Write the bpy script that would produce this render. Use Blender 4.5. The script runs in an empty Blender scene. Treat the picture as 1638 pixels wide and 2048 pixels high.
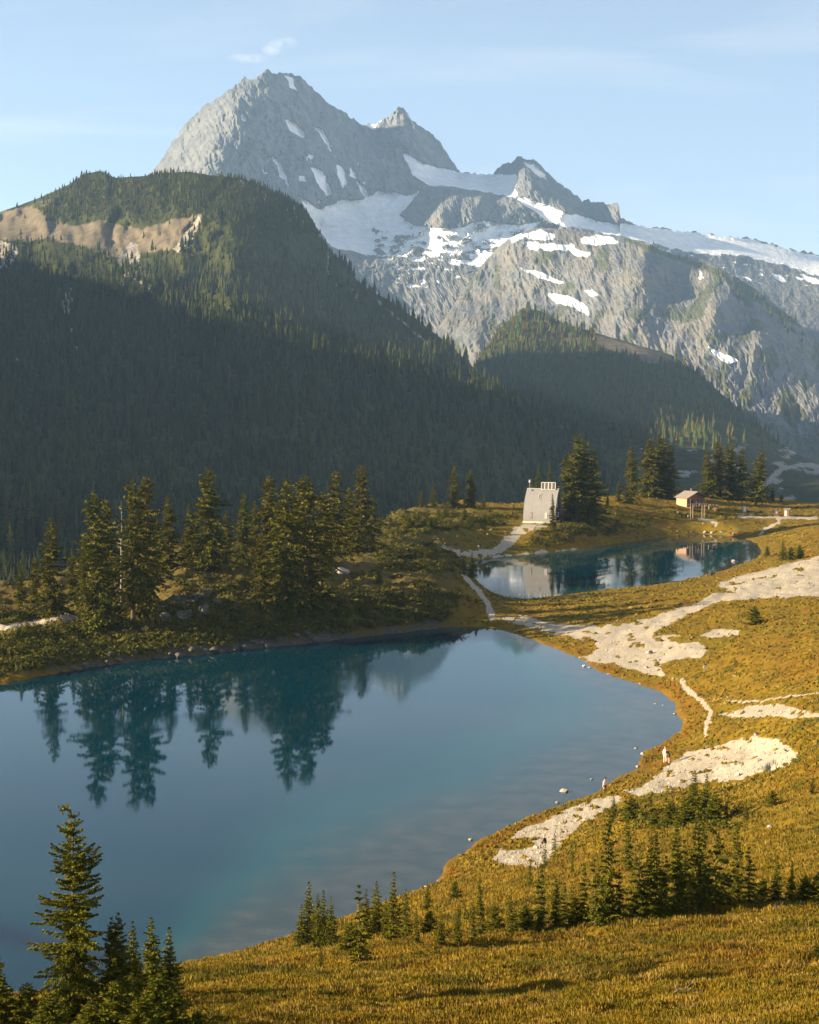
import bpy, bmesh, math, random
import numpy as np
from mathutils import Vector, Matrix

# ------------------------------------------------------------------ camera, sky, sun, exposure
SC = bpy.context.scene
COL = SC.collection
W0, H0, F, CAMZ, HOR = 1638.0, 2048.0, 3440.0, 39.5, 793.0
PITCH = math.atan((H0 / 2 - HOR) / F)
CT, ST = math.cos(PITCH), math.sin(PITCH)
SUN_EL, SUN_AZ = math.radians(17.0), math.radians(-11.0)      # azimuth: from the left (-X), a little from behind the camera

cam_data = bpy.data.cameras.new('camera')
cam_data.sensor_fit = 'HORIZONTAL'
cam_data.sensor_width = 36.0
cam_data.lens = 36.0 * F / W0
cam_data.clip_start = 0.5
cam_data.clip_end = 30000
cam = bpy.data.objects.new('camera', cam_data)
cam.location = (0, 0, CAMZ)
cam.rotation_euler = (math.pi / 2 - PITCH, 0, 0)
COL.objects.link(cam)
SC.camera = cam

world = bpy.data.worlds.new('World')
SC.world = world
world.use_nodes = True
wn, wl = world.node_tree.nodes, world.node_tree.links
wn.clear()
w_out = wn.new('ShaderNodeOutputWorld')
w_bg = wn.new('ShaderNodeBackground')
w_sky = wn.new('ShaderNodeTexSky')
w_sky.sky_type = 'NISHITA'
w_sky.sun_disc = False
w_sky.sun_elevation = SUN_EL
w_sky.sun_rotation = math.radians(90.0) - SUN_AZ
w_sky.altitude = 2200
w_sky.air_density = 0.85
w_sky.dust_density = 1.8
w_sky.ozone_density = 1.0
w_bg.inputs['Strength'].default_value = 0.05
# thin cirrus: streaky noise over the sky direction
w_tc = wn.new('ShaderNodeTexCoord')


def wnode(kind, **kw):
    n = wn.new(kind)
    for k, v in kw.items():
        setattr(n, k, v)
    return n


w_map = wnode('ShaderNodeMapping')
w_map.inputs['Rotation'].default_value = (0, math.radians(-14), 0)
w_map.inputs['Scale'].default_value = (3.0, 3.0, 26.0)
wl.new(w_tc.outputs['Generated'], w_map.inputs['Vector'])
w_n1 = wnode('ShaderNodeTexNoise')
w_n1.inputs['Scale'].default_value = 1.1
w_n1.inputs['Detail'].default_value = 7
w_n1.inputs['Roughness'].default_value = 0.58
w_n1.inputs['Distortion'].default_value = 0.5
wl.new(w_map.outputs['Vector'], w_n1.inputs['Vector'])
w_r1 = wnode('ShaderNodeMapRange')
w_r1.inputs['From Min'].default_value = 0.50
w_r1.inputs['From Max'].default_value = 0.78
w_r1.inputs['To Min'].default_value = 0.16
w_r1.inputs['To Max'].default_value = 0.42
wl.new(w_n1.outputs['Fac'], w_r1.inputs['Value'])


def sky_dir(px, py):
    cx, cy = (px - 819) / F, (1024 - py) / F
    v = Vector((cx, CT + cy * ST, -ST + cy * CT))
    return v.normalized()


# two small fair-weather wisps over the summit: soft masks around sky directions
w_prev = w_r1.outputs['Result']
w_map2 = wnode('ShaderNodeMapping')
w_map2.inputs['Scale'].default_value = (60, 60, 95)
wl.new(w_tc.outputs['Generated'], w_map2.inputs['Vector'])
w_n2 = wnode('ShaderNodeTexNoise')
w_n2.inputs['Scale'].default_value = 1.0
w_n2.inputs['Detail'].default_value = 6
w_n2.inputs['Roughness'].default_value = 0.6
wl.new(w_map2.outputs['Vector'], w_n2.inputs['Vector'])
for (qx, qy, rx, rz, amt) in ((566, 86, 0.0100, 0.0048, 1.0), (545, 99, 0.0085, 0.0052, 0.6), (492, 117, 0.016, 0.0042, 0.75)):
    dv = sky_dir(qx, qy)
    sub = wnode('ShaderNodeVectorMath', operation='SUBTRACT')
    sub.inputs[1].default_value = dv
    wl.new(w_tc.outputs['Generated'], sub.inputs[0])
    mul = wnode('ShaderNodeVectorMath', operation='MULTIPLY')
    mul.inputs[1].default_value = (1 / rx, 1 / rx, 1 / rz)
    wl.new(sub.outputs[0], mul.inputs[0])
    ln = wnode('ShaderNodeVectorMath', operation='LENGTH')
    wl.new(mul.outputs[0], ln.inputs[0])
    mr = wnode('ShaderNodeMapRange', interpolation_type='SMOOTHSTEP')
    mr.inputs['From Min'].default_value = 1.25
    mr.inputs['From Max'].default_value = 0.0
    mr.inputs['To Max'].default_value = amt
    wl.new(ln.outputs['Value'], mr.inputs['Value'])
    mm = wnode('ShaderNodeMapRange')
    mm.inputs['From Min'].default_value = 0.36
    mm.inputs['From Max'].default_value = 0.62
    wl.new(w_n2.outputs['Fac'], mm.inputs['Value'])
    pr = wnode('ShaderNodeMath', operation='MULTIPLY')
    wl.new(mr.outputs['Result'], pr.inputs[0])
    wl.new(mm.outputs['Result'], pr.inputs[1])
    mx = wnode('ShaderNodeMath', operation='MAXIMUM')
    wl.new(w_prev, mx.inputs[0])
    wl.new(pr.outputs[0], mx.inputs[1])
    w_prev = mx.outputs[0]
w_mix = wnode('ShaderNodeMix', data_type='RGBA')
w_mix.inputs['B'].default_value = (5.5, 5.4, 5.1, 1)
wl.new(w_prev, w_mix.inputs['Factor'])
wl.new(w_sky.outputs['Color'], w_mix.inputs['A'])
wl.new(w_mix.outputs['Result'], w_bg.inputs['Color'])
wl.new(w_bg.outputs['Background'], w_out.inputs['Surface'])

sun_vec = Vector((-math.cos(SUN_EL) * math.cos(SUN_AZ), math.cos(SUN_EL) * math.sin(SUN_AZ), math.sin(SUN_EL)))
sun_data = bpy.data.lights.new('sun', 'SUN')
sun_data.energy = 5.0
sun_data.angle = math.radians(0.55)
sun_data.color = (1.0, 0.81, 0.52)
sun = bpy.data.objects.new('sun', sun_data)
sun.rotation_euler = (-sun_vec).to_track_quat('-Z', 'Y').to_euler()
sun.location = (-60, 20, 80)
COL.objects.link(sun)

SC.view_settings.view_transform = 'Standard'
SC.view_settings.look = 'None'
SC.view_settings.gamma = 1.0
SC.view_settings.exposure = 2.0
SC.view_settings.use_curve_mapping = False
SC.cycles.max_bounces = 6
SC.cycles.diffuse_bounces = 2
SC.cycles.glossy_bounces = 2
SC.cycles.transparent_max_bounces = 4
SC.cycles.volume_bounces = 1
SC.cycles.use_denoising = True
SC.cycles.sample_clamp_indirect = 4.0

# ------------------------------------------------------------------ helpers
RNG = np.random.default_rng(7)
PERM = np.random.default_rng(3).permutation(256)
PERM = np.concatenate([PERM, PERM, PERM])
GA = np.random.default_rng(4).uniform(0, 2 * np.pi, 256)
GX, GY = np.cos(GA), np.sin(GA)


def perlin(x, y):
    xi, yi = np.floor(x).astype(np.int64), np.floor(y).astype(np.int64)
    xf, yf = x - xi, y - yi
    xi &= 255
    yi &= 255
    u, v = xf * xf * xf * (xf * (xf * 6 - 15) + 10), yf * yf * yf * (yf * (yf * 6 - 15) + 10)

    def g(ix, iy, dx, dy):
        h = PERM[PERM[ix & 255] + (iy & 255)]
        return GX[h] * dx + GY[h] * dy
    a = g(xi, yi, xf, yf)
    b = g(xi + 1, yi, xf - 1, yf)
    c = g(xi, yi + 1, xf, yf - 1)
    d = g(xi + 1, yi + 1, xf - 1, yf - 1)
    return 1.5 * ((a + (b - a) * u) + ((c + (d - c) * u) - (a + (b - a) * u)) * v)


def fbm(x, y, octv=4, gain=0.5):
    s, a, t = 0.0, 1.0, 0.0
    for k in range(octv):
        s = s + a * perlin(x * 2 ** k + 17.3 * k, y * 2 ** k - 9.1 * k)
        t += a
        a *= gain
    return s / t


def ridged(x, y, octv=4, gain=0.5):
    s, a, t = 0.0, 1.0, 0.0
    for k in range(octv):
        s = s + a * (1 - 2 * np.abs(perlin(x * 2 ** k + 31.7 * k, y * 2 ** k + 5.3 * k)))
        t += a
        a *= gain
    return s / t


def smooth(a, b, x):
    t = np.clip((x - a) / (b - a), 0, 1)
    return t * t * (3 - 2 * t)


def at_depth(px, py, D):
    """point on the pixel's ray at world depth y = D"""
    cx, cy = (px - 819) / F, (1024 - py) / F
    dy, dz = CT + cy * ST, -ST + cy * CT
    return cx / dy * D, D + 0 * cx, CAMZ + dz / dy * D


def at_height(px, py, z=0.0):
    cx, cy = (px - 819) / F, (1024 - py) / F
    dy, dz = CT + cy * ST, -ST + cy * CT
    t = (z - CAMZ) / dz
    return cx * t, dy * t


def project(x, y, z):
    f = y * CT - (z - CAMZ) * ST
    u = y * ST + (z - CAMZ) * CT
    return 819 + F * x / f, 1024 - F * u / f


def poly_sd(x, y, poly):
    """signed distance to polygon, negative inside"""
    p = np.asarray(poly, float)
    best = np.full(x.shape, 1e18)
    ins = np.zeros(x.shape, bool)
    n = len(p)
    for i in range(n):
        ax, ay = p[i]
        bx, by = p[(i + 1) % n]
        ex, ey = bx - ax, by - ay
        wx, wy = x - ax, y - ay
        t = np.clip((wx * ex + wy * ey) / (ex * ex + ey * ey + 1e-12), 0, 1)
        d = (wx - ex * t) ** 2 + (wy - ey * t) ** 2
        best = np.minimum(best, d)
        c = ((ay > y) != (by > y))
        if ey != 0:
            c &= x < (ex * (y - ay) / ey + ax)
        ins ^= c
    d = np.sqrt(best)
    return np.where(ins, -d, d)


def line_d(x, y, pts):
    best = np.full(x.shape, 1e18)
    for (ax, ay), (bx, by) in zip(pts[:-1], pts[1:]):
        ex, ey = bx - ax, by - ay
        wx, wy = x - ax, y - ay
        t = np.clip((wx * ex + wy * ey) / (ex * ex + ey * ey + 1e-12), 0, 1)
        best = np.minimum(best, (wx - ex * t) ** 2 + (wy - ey * t) ** 2)
    return np.sqrt(best)


class RBF:
    def __init__(self, P, v, reg=1e-4, power=None):
        P = np.asarray(P, float)
        v = np.asarray(v, float)
        self.P, self.pw = P, power
        n = len(P)
        K = self.k(np.linalg.norm(P[:, None] - P[None], axis=2)) + np.eye(n) * reg
        A = np.zeros((n + 3, n + 3))
        A[:n, :n] = K
        A[:n, n] = A[n, :n] = 1
        A[:n, n + 1:] = P
        A[n + 1:, :n] = P.T
        b = np.zeros(n + 3)
        b[:n] = v
        self.w = np.linalg.solve(A, b)

    def k(self, r):
        if self.pw:
            return -r ** self.pw
        return np.where(r > 1e-9, r * r * np.log(np.maximum(r, 1e-9)), 0.0)

    def __call__(self, a, b):
        sh = a.shape
        a, b = a.ravel(), b.ravel()
        n = len(self.P)
        out = self.w[n] + self.w[n + 1] * a + self.w[n + 2] * b
        for i in range(n):
            r = np.sqrt((a - self.P[i, 0]) ** 2 + (b - self.P[i, 1]) ** 2)
            out = out + self.w[i] * self.k(r)
        return out.reshape(sh)


def mesh_from(name, verts, faces, mat=None, smooth_shade=False, attrs=None, colors=None):
    """verts (n,3); faces (m,3|4) int array"""
    verts = np.asarray(verts, np.float32)
    faces = np.asarray(faces, np.int32)
    me = bpy.data.meshes.new(name)
    me.vertices.add(len(verts))
    me.vertices.foreach_set('co', verts.ravel())
    m, k = faces.shape
    me.loops.add(m * k)
    me.loops.foreach_set('vertex_index', faces.ravel())
    me.polygons.add(m)
    me.polygons.foreach_set('loop_start', np.arange(0, m * k, k, dtype=np.int32))
    me.polygons.foreach_set('loop_total', np.full(m, k, np.int32))
    me.polygons.foreach_set('use_smooth', np.full(m, smooth_shade, bool))
    for an, av in (attrs or {}).items():
        at = me.attributes.new(an, 'FLOAT', 'POINT')
        at.data.foreach_set('value', np.asarray(av, np.float32).ravel())
    for an, av in (colors or {}).items():
        at = me.attributes.new(an, 'FLOAT_COLOR', 'POINT')
        c = np.ones((len(verts), 4), np.float32)
        c[:, :3] = av
        at.data.foreach_set('color', c.ravel())
    me.update(calc_edges=True)
    if mat:
        me.materials.append(mat)
    return me


def link(name, data, parent=None, label=None, cat=None, group=None, kind=None):
    o = bpy.data.objects.new(name, data)
    COL.objects.link(o)
    if parent is not None:
        o.parent = parent
    tag(o, label, cat, group, kind)
    return o


def tag(o, label=None, cat=None, group=None, kind=None):
    for k, v in (('label', label), ('category', cat), ('group', group), ('kind', kind)):
        if v:
            o[k] = v


def grid_faces(nr, nc):
    i = np.arange(nr * nc).reshape(nr, nc)
    return np.stack([i[:-1, :-1], i[:-1, 1:], i[1:, 1:], i[1:, :-1]], -1).reshape(-1, 4)


# ------------------------------------------------------------------ materials
def mat_new(name):
    m = bpy.data.materials.new(name)
    m.use_nodes = True
    nt = m.node_tree
    b = nt.nodes['Principled BSDF']
    b.inputs['Specular IOR Level'].default_value = 0.15
    b.inputs['Roughness'].default_value = 0.9
    return m, nt.nodes, nt.links, b


def N(nodes, kind, **kw):
    n = nodes.new(kind)
    for k, v in kw.items():
        setattr(n, k, v)
    return n


def noise(nodes, links, scale, detail=4, rough=0.55, vec=None, scl=None):
    if vec is None:
        vec = N(nodes, 'ShaderNodeTexCoord').outputs['Object']
    if scl:
        mp = N(nodes, 'ShaderNodeMapping')
        mp.inputs['Scale'].default_value = scl
        links.new(vec, mp.inputs['Vector'])
        vec = mp.outputs['Vector']
    n = N(nodes, 'ShaderNodeTexNoise')
    n.inputs['Scale'].default_value = scale
    n.inputs['Detail'].default_value = detail
    n.inputs['Roughness'].default_value = rough
    links.new(vec, n.inputs['Vector'])
    return n.outputs['Fac']


def ramp(nodes, links, fac, a, b, lo=0.0, hi=1.0):
    r = N(nodes, 'ShaderNodeMapRange')
    r.interpolation_type = 'SMOOTHSTEP'
    r.inputs['From Min'].default_value = a
    r.inputs['From Max'].default_value = b
    r.inputs['To Min'].default_value = lo
    r.inputs['To Max'].default_value = hi
    links.new(fac, r.inputs['Value'])
    return r.outputs['Result']


def mixc(nodes, links, fac, a, b, blend='MIX'):
    m = N(nodes, 'ShaderNodeMix', data_type='RGBA', blend_type=blend)
    for sock, v in (('Factor', fac), ('A', a), ('B', b)):
        if isinstance(v, (tuple, list)):
            m.inputs[sock].default_value = (*v, 1) if len(v) == 3 else v
        elif isinstance(v, (int, float)):
            m.inputs[sock].default_value = v
        else:
            links.new(v, m.inputs[sock])
    return m.outputs['Result']


def math_(nodes, links, op, a, b):
    m = N(nodes, 'ShaderNodeMath', operation=op)
    for i, v in enumerate((a, b)):
        if isinstance(v, (int, float)):
            m.inputs[i].default_value = v
        else:
            links.new(v, m.inputs[i])
    return m.outputs[0]


def attr(nodes, name, out='Fac'):
    a = N(nodes, 'ShaderNodeAttribute')
    a.attribute_name = name
    return a.outputs[out]


def bump(nodes, links, b, height, strength, dist):
    n = N(nodes, 'ShaderNodeBump')
    n.inputs['Strength'].default_value = strength
    n.inputs['Distance'].default_value = dist
    links.new(height, n.inputs['Height'])
    links.new(n.outputs['Normal'], b.inputs['Normal'])


def simple(name, col, rough=0.8, var=0.15, scale=6.0, metal=0.0, spec=0.2):
    m, n, l, b = mat_new(name)
    f = noise(n, l, scale, 4)
    l.new(mixc(n, l, f, tuple(c * (1 - var) for c in col), tuple(min(1, c * (1 + var)) for c in col)), b.inputs['Base Color'])
    b.inputs['Roughness'].default_value = rough
    b.inputs['Metallic'].default_value = metal
    b.inputs['Specular IOR Level'].default_value = spec
    return m


def make_ground_mat():
    m, n, l, b = mat_new('heath_ground')
    tc = N(n, 'ShaderNodeTexCoord').outputs['Object']
    big = noise(n, l, 0.035, 5, 0.6, tc)
    mid = noise(n, l, 0.45, 6, 0.65, tc)
    fine = noise(n, l, 3.5, 5, 0.7, tc)
    gold = mixc(n, l, ramp(n, l, big, 0.38, 0.62), (0.18, 0.112, 0.010), (0.140, 0.108, 0.010))
    gold = mixc(n, l, ramp(n, l, mid, 0.38, 0.66), gold, (0.105, 0.064, 0.010))
    gold = mixc(n, l, ramp(n, l, fine, 0.5, 0.8, 0, 0.6), gold, (0.21, 0.145, 0.03))
    red = mixc(n, l, ramp(n, l, mid, 0.35, 0.65), (0.17, 0.045, 0.010), (0.15, 0.085, 0.014))
    gold = mixc(n, l, math_(n, l, 'MULTIPLY', attr(n, 'red'), ramp(n, l, mid, 0.3, 0.55)), gold, red)
    soil = mixc(n, l, ramp(n, l, mid, 0.4, 0.6), (0.055, 0.048, 0.020), (0.085, 0.065, 0.025))
    gold = mixc(n, l, attr(n, 'soil'), gold, soil)
    sand = mixc(n, l, ramp(n, l, fine, 0.3, 0.75), (0.285, 0.245, 0.190), (0.385, 0.338, 0.27))
    sand = mixc(n, l, ramp(n, l, mid, 0.5, 0.72, 0, 0.6), sand, (0.27, 0.22, 0.155))
    sand = mixc(n, l, ramp(n, l, noise(n, l, 0.12, 5, 0.6, tc), 0.5, 0.7, 0, 0.45), sand, (0.30, 0.265, 0.21))
    wob = math_(n, l, 'ADD', attr(n, 'sand'), math_(n, l, 'MULTIPLY', math_(n, l, 'SUBTRACT', mid, 0.5), 2.0))
    wob = math_(n, l, 'ADD', wob, math_(n, l, 'MULTIPLY', math_(n, l, 'SUBTRACT', fine, 0.5), 0.6))
    col = mixc(n, l, ramp(n, l, wob, 0.44, 0.56), gold, sand)
    rock = mixc(n, l, ramp(n, l, fine, 0.35, 0.7), (0.038, 0.034, 0.026), (0.11, 0.10, 0.082))
    rk = math_(n, l, 'ADD', attr(n, 'rock'), math_(n, l, 'MULTIPLY', math_(n, l, 'SUBTRACT', mid, 0.5), 1.2))
    col = mixc(n, l, ramp(n, l, rk, 0.45, 0.6), col, rock)
    l.new(col, b.inputs['Base Color'])
    b.inputs['Roughness'].default_value = 1.0
    b.inputs['Specular IOR Level'].default_value = 0.05
    bump(n, l, b, math_(n, l, 'ADD', math_(n, l, 'MULTIPLY', mid, 1.2), math_(n, l, 'MULTIPLY', fine, 0.35)), 0.55, 0.35)
    return m


def make_tint_mat(name, rough=0.9, trans=0.0, gain=1.0):
    """plant material: colour from the per-leaf tint stored on the mesh"""
    m, n, l, b = mat_new(name)
    c = attr(n, 'tint', 'Color')
    if gain != 1.0:
        c = mixc(n, l, 1.0, c, (gain, gain, gain), 'MULTIPLY')
    oi = N(n, 'ShaderNodeObjectInfo').outputs['Random']
    c = mixc(n, l, math_(n, l, 'MULTIPLY', oi, 0.45), c, mixc(n, l, 1.0, c, (1.25, 0.95, 0.7), 'MULTIPLY'))
    l.new(c, b.inputs['Base Color'])
    b.inputs['Roughness'].default_value = rough
    b.inputs['Specular IOR Level'].default_value = 0.08
    if trans > 0:
        t = N(n, 'ShaderNodeBsdfTranslucent')
        l.new(c, t.inputs['Color'])
        mx = N(n, 'ShaderNodeMixShader')
        mx.inputs[0].default_value = trans
        l.new(b.outputs[0], mx.inputs[1])
        l.new(t.outputs[0], mx.inputs[2])
        l.new(mx.outputs[0], n['Material Output'].inputs['Surface'])
    return m


def make_mountain_mat():
    m, n, l, b = mat_new('mountain_rock')
    tc = N(n, 'ShaderNodeTexCoord').outputs['Object']
    n1 = noise(n, l, 0.006, 6, 0.6, tc)
    n2 = noise(n, l, 0.03, 6, 0.65, tc)
    strat = noise(n, l, 0.014, 7, 0.7, tc, (1.0, 1.0, 1.3))
    rock = mixc(n, l, ramp(n, l, n1, 0.35, 0.65), (0.082, 0.089, 0.102), (0.125, 0.130, 0.140))
    rock = mixc(n, l, ramp(n, l, strat, 0.42, 0.66), rock, (0.150, 0.153, 0.156))
    rock = mixc(n, l, ramp(n, l, n2, 0.5, 0.75, 0, 0.6), rock, (0.06, 0.06, 0.062))
    tan = mixc(n, l, ramp(n, l, n2, 0.35, 0.65), (0.13, 0.112, 0.082), (0.19, 0.165, 0.12))
    rock = mixc(n, l, attr(n, 'tan'), rock, tan)
    grn = mixc(n, l, ramp(n, l, n2, 0.35, 0.65), (0.030, 0.042, 0.018), (0.075, 0.078, 0.03))
    gm = math_(n, l, 'ADD', attr(n, 'green'), math_(n, l, 'MULTIPLY', math_(n, l, 'SUBTRACT', n2, 0.5), 0.8))
    rock = mixc(n, l, ramp(n, l, gm, 0.35, 0.65), rock, grn)
    sn = math_(n, l, 'ADD', attr(n, 'snow'), math_(n, l, 'MULTIPLY', math_(n, l, 'SUBTRACT', n2, 0.5), 0.7))
    snow = mixc(n, l, ramp(n, l, n2, 0.3, 0.7), (0.62, 0.64, 0.66), (0.80, 0.81, 0.82))
    gul = noise(n, l, 0.022, 6, 0.7, tc, (1.6, 1.6, 0.45))
    rock = mixc(n, l, ramp(n, l, gul, 0.48, 0.66, 0, 0.55), rock, (0.055, 0.058, 0.064))
    col = mixc(n, l, ramp(n, l, sn, 0.36, 0.62), rock, snow)
    l.new(col, b.inputs['Base Color'])
    b.inputs['Roughness'].default_value = 0.95
    bump(n, l, b, n2, 0.8, 14.0)
    return m


def make_hill_mat():
    m, n, l, b = mat_new('forested_slope')
    tc = N(n, 'ShaderNodeTexCoord').outputs['Object']
    n1 = noise(n, l, 0.010, 6, 0.6, tc)
    n2 = noise(n, l, 0.07, 6, 0.65, tc)
    g = mixc(n, l, ramp(n, l, n1, 0.35, 0.65), (0.019, 0.023, 0.007), (0.036, 0.037, 0.011))
    g = mixc(n, l, ramp(n, l, n2, 0.4, 0.7), g, (0.045, 0.050, 0.018))
    t = mixc(n, l, ramp(n, l, n2, 0.35, 0.65), (0.085, 0.070, 0.050), (0.135, 0.112, 0.082))
    tm = math_(n, l, 'ADD', attr(n, 'tan'), math_(n, l, 'MULTIPLY', math_(n, l, 'SUBTRACT', n2, 0.5), 0.9))
    c = mixc(n, l, ramp(n, l, tm, 0.38, 0.62), g, t)
    rk = mixc(n, l, ramp(n, l, n2, 0.35, 0.65), (0.13, 0.12, 0.11), (0.28, 0.26, 0.23))
    rm = math_(n, l, 'ADD', attr(n, 'rock'), math_(n, l, 'MULTIPLY', math_(n, l, 'SUBTRACT', n2, 0.5), 0.9))
    c = mixc(n, l, ramp(n, l, rm, 0.40, 0.6), c, rk)
    sn = math_(n, l, 'ADD', attr(n, 'snow'), math_(n, l, 'MULTIPLY', math_(n, l, 'SUBTRACT', n2, 0.5), 0.6))
    c = mixc(n, l, ramp(n, l, sn, 0.42, 0.56), c, (0.75, 0.76, 0.78))
    l.new(c, b.inputs['Base Color'])
    b.inputs['Roughness'].default_value = 1.0
    b.inputs['Specular IOR Level'].default_value = 0.03
    bump(n, l, b, n2, 0.6, 5.0)
    return m


def make_water_mat():
    m, n, l, b = mat_new('lake_water')
    tc = N(n, 'ShaderNodeTexCoord').outputs['Object']
    sh = attr(n, 'shallow')
    bed = noise(n, l, 0.35, 6, 0.6, tc)
    lo = mixc(n, l, ramp(n, l, bed, 0.35, 0.7), (0.026, 0.038, 0.036), (0.052, 0.060, 0.052))
    big = noise(n, l, 0.02, 3, 0.5, tc)
    deep = mixc(n, l, ramp(n, l, big, 0.3, 0.7), (0.0004, 0.021, 0.036), (0.0005, 0.026, 0.041))
    mid = (0.005, 0.048, 0.054)
    c = mixc(n, l, ramp(n, l, sh, 0.02, 0.38), deep, mid)
    c = mixc(n, l, ramp(n, l, math_(n, l, 'ADD', sh, math_(n, l, 'MULTIPLY', math_(n, l, 'SUBTRACT', bed, 0.5), 0.25)), 0.28, 0.75), c, lo)
    l.new(c, b.inputs['Base Color'])
    b.inputs['IOR'].default_value = 1.21
    b.inputs['Specular IOR Level'].default_value = 0.5
    b.inputs['Roughness'].default_value = 0.025
    r1 = noise(n, l, 0.9, 4, 0.6, tc, (1.0, 1.6, 1))
    patch = noise(n, l, 0.03, 3, 0.5, tc, (0.6, 1.5, 1))
    h = math_(n, l, 'MULTIPLY', r1, ramp(n, l, patch, 0.4, 0.65, 0.25, 1.0))
    bump(n, l, b, h, 0.10, 0.03)
    return m


M_GROUND = make_ground_mat()
M_MOUNT = make_mountain_mat()
M_HILL = make_hill_mat()
M_WATER = make_water_mat()
M_NEEDLE = make_tint_mat('conifer_needles', 0.85, 0.10)
M_FOREST = make_tint_mat('far_conifers', 0.95, 0.0)
M_HEATH = make_tint_mat('heather', 0.95, 0.15)
M_LEAF = make_tint_mat('shrub_leaves', 0.85, 0.2)
M_BARK = simple('bark', (0.085, 0.062, 0.045), 0.95, 0.4, 9)
M_SNAG = simple('bleached_wood', (0.20, 0.18, 0.155), 0.9, 0.3, 9)
M_SNAGW = simple('silver_wood', (0.28, 0.245, 0.20), 0.9, 0.25, 12)
M_STONE = simple('granite', (0.27, 0.245, 0.21), 0.9, 0.4, 5)
M_DARKSTONE = simple('bank_rock', (0.085, 0.078, 0.066), 0.95, 0.5, 2.5)

# ------------------------------------------------------------------ near ground: control heights, lakes
LAKE1_PX = [(-420, 2010), (0, 1995), (180, 1975), (370, 1925), (480, 1902), (580, 1872), (700, 1832), (800, 1795), (870, 1768), (888, 1745), (900, 1722), (950, 1690), (1000, 1660),
            (1060, 1632), (1120, 1610), (1180, 1590), (1212, 1573), (1245, 1553), (1288, 1534), (1272, 1522), (1300, 1500), (1340, 1480), (1366, 1460), (1366, 1440), (1348, 1405),
            (1330, 1386), (1290, 1372), (1240, 1357), (1200, 1342), (1165, 1320), (1120, 1300), (1080, 1285), (1040, 1269), (1000, 1259), (960, 1253), (900, 1253), (860, 1258),
            (800, 1265), (700, 1276), (600, 1288), (500, 1298), (400, 1309), (300, 1319), (200, 1331), (120, 1345), (60, 1356), (0, 1369), (-420, 1420)]
LAKE2_PX = [(930, 1128), (945, 1121), (985, 1116), (1010, 1113), (1050, 1109), (1100, 1104), (1160, 1098), (1210, 1090), (1270, 1082), (1340, 1073), (1400, 1068), (1450, 1070),
            (1490, 1077), (1515, 1088), (1526, 1101), (1515, 1117), (1480, 1130), (1440, 1144), (1400, 1154), (1350, 1163), (1290, 1173), (1230, 1178), (1170, 1185), (1110, 1193),
            (1060, 1198), (1020, 1198), (990, 1187), (960, 1171), (945, 1152), (935, 1138)]
LAKE1 = [at_height(a, b) for a, b in LAKE1_PX]
LAKE2 = [at_height(a, b) for a, b in LAKE2_PX]

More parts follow.
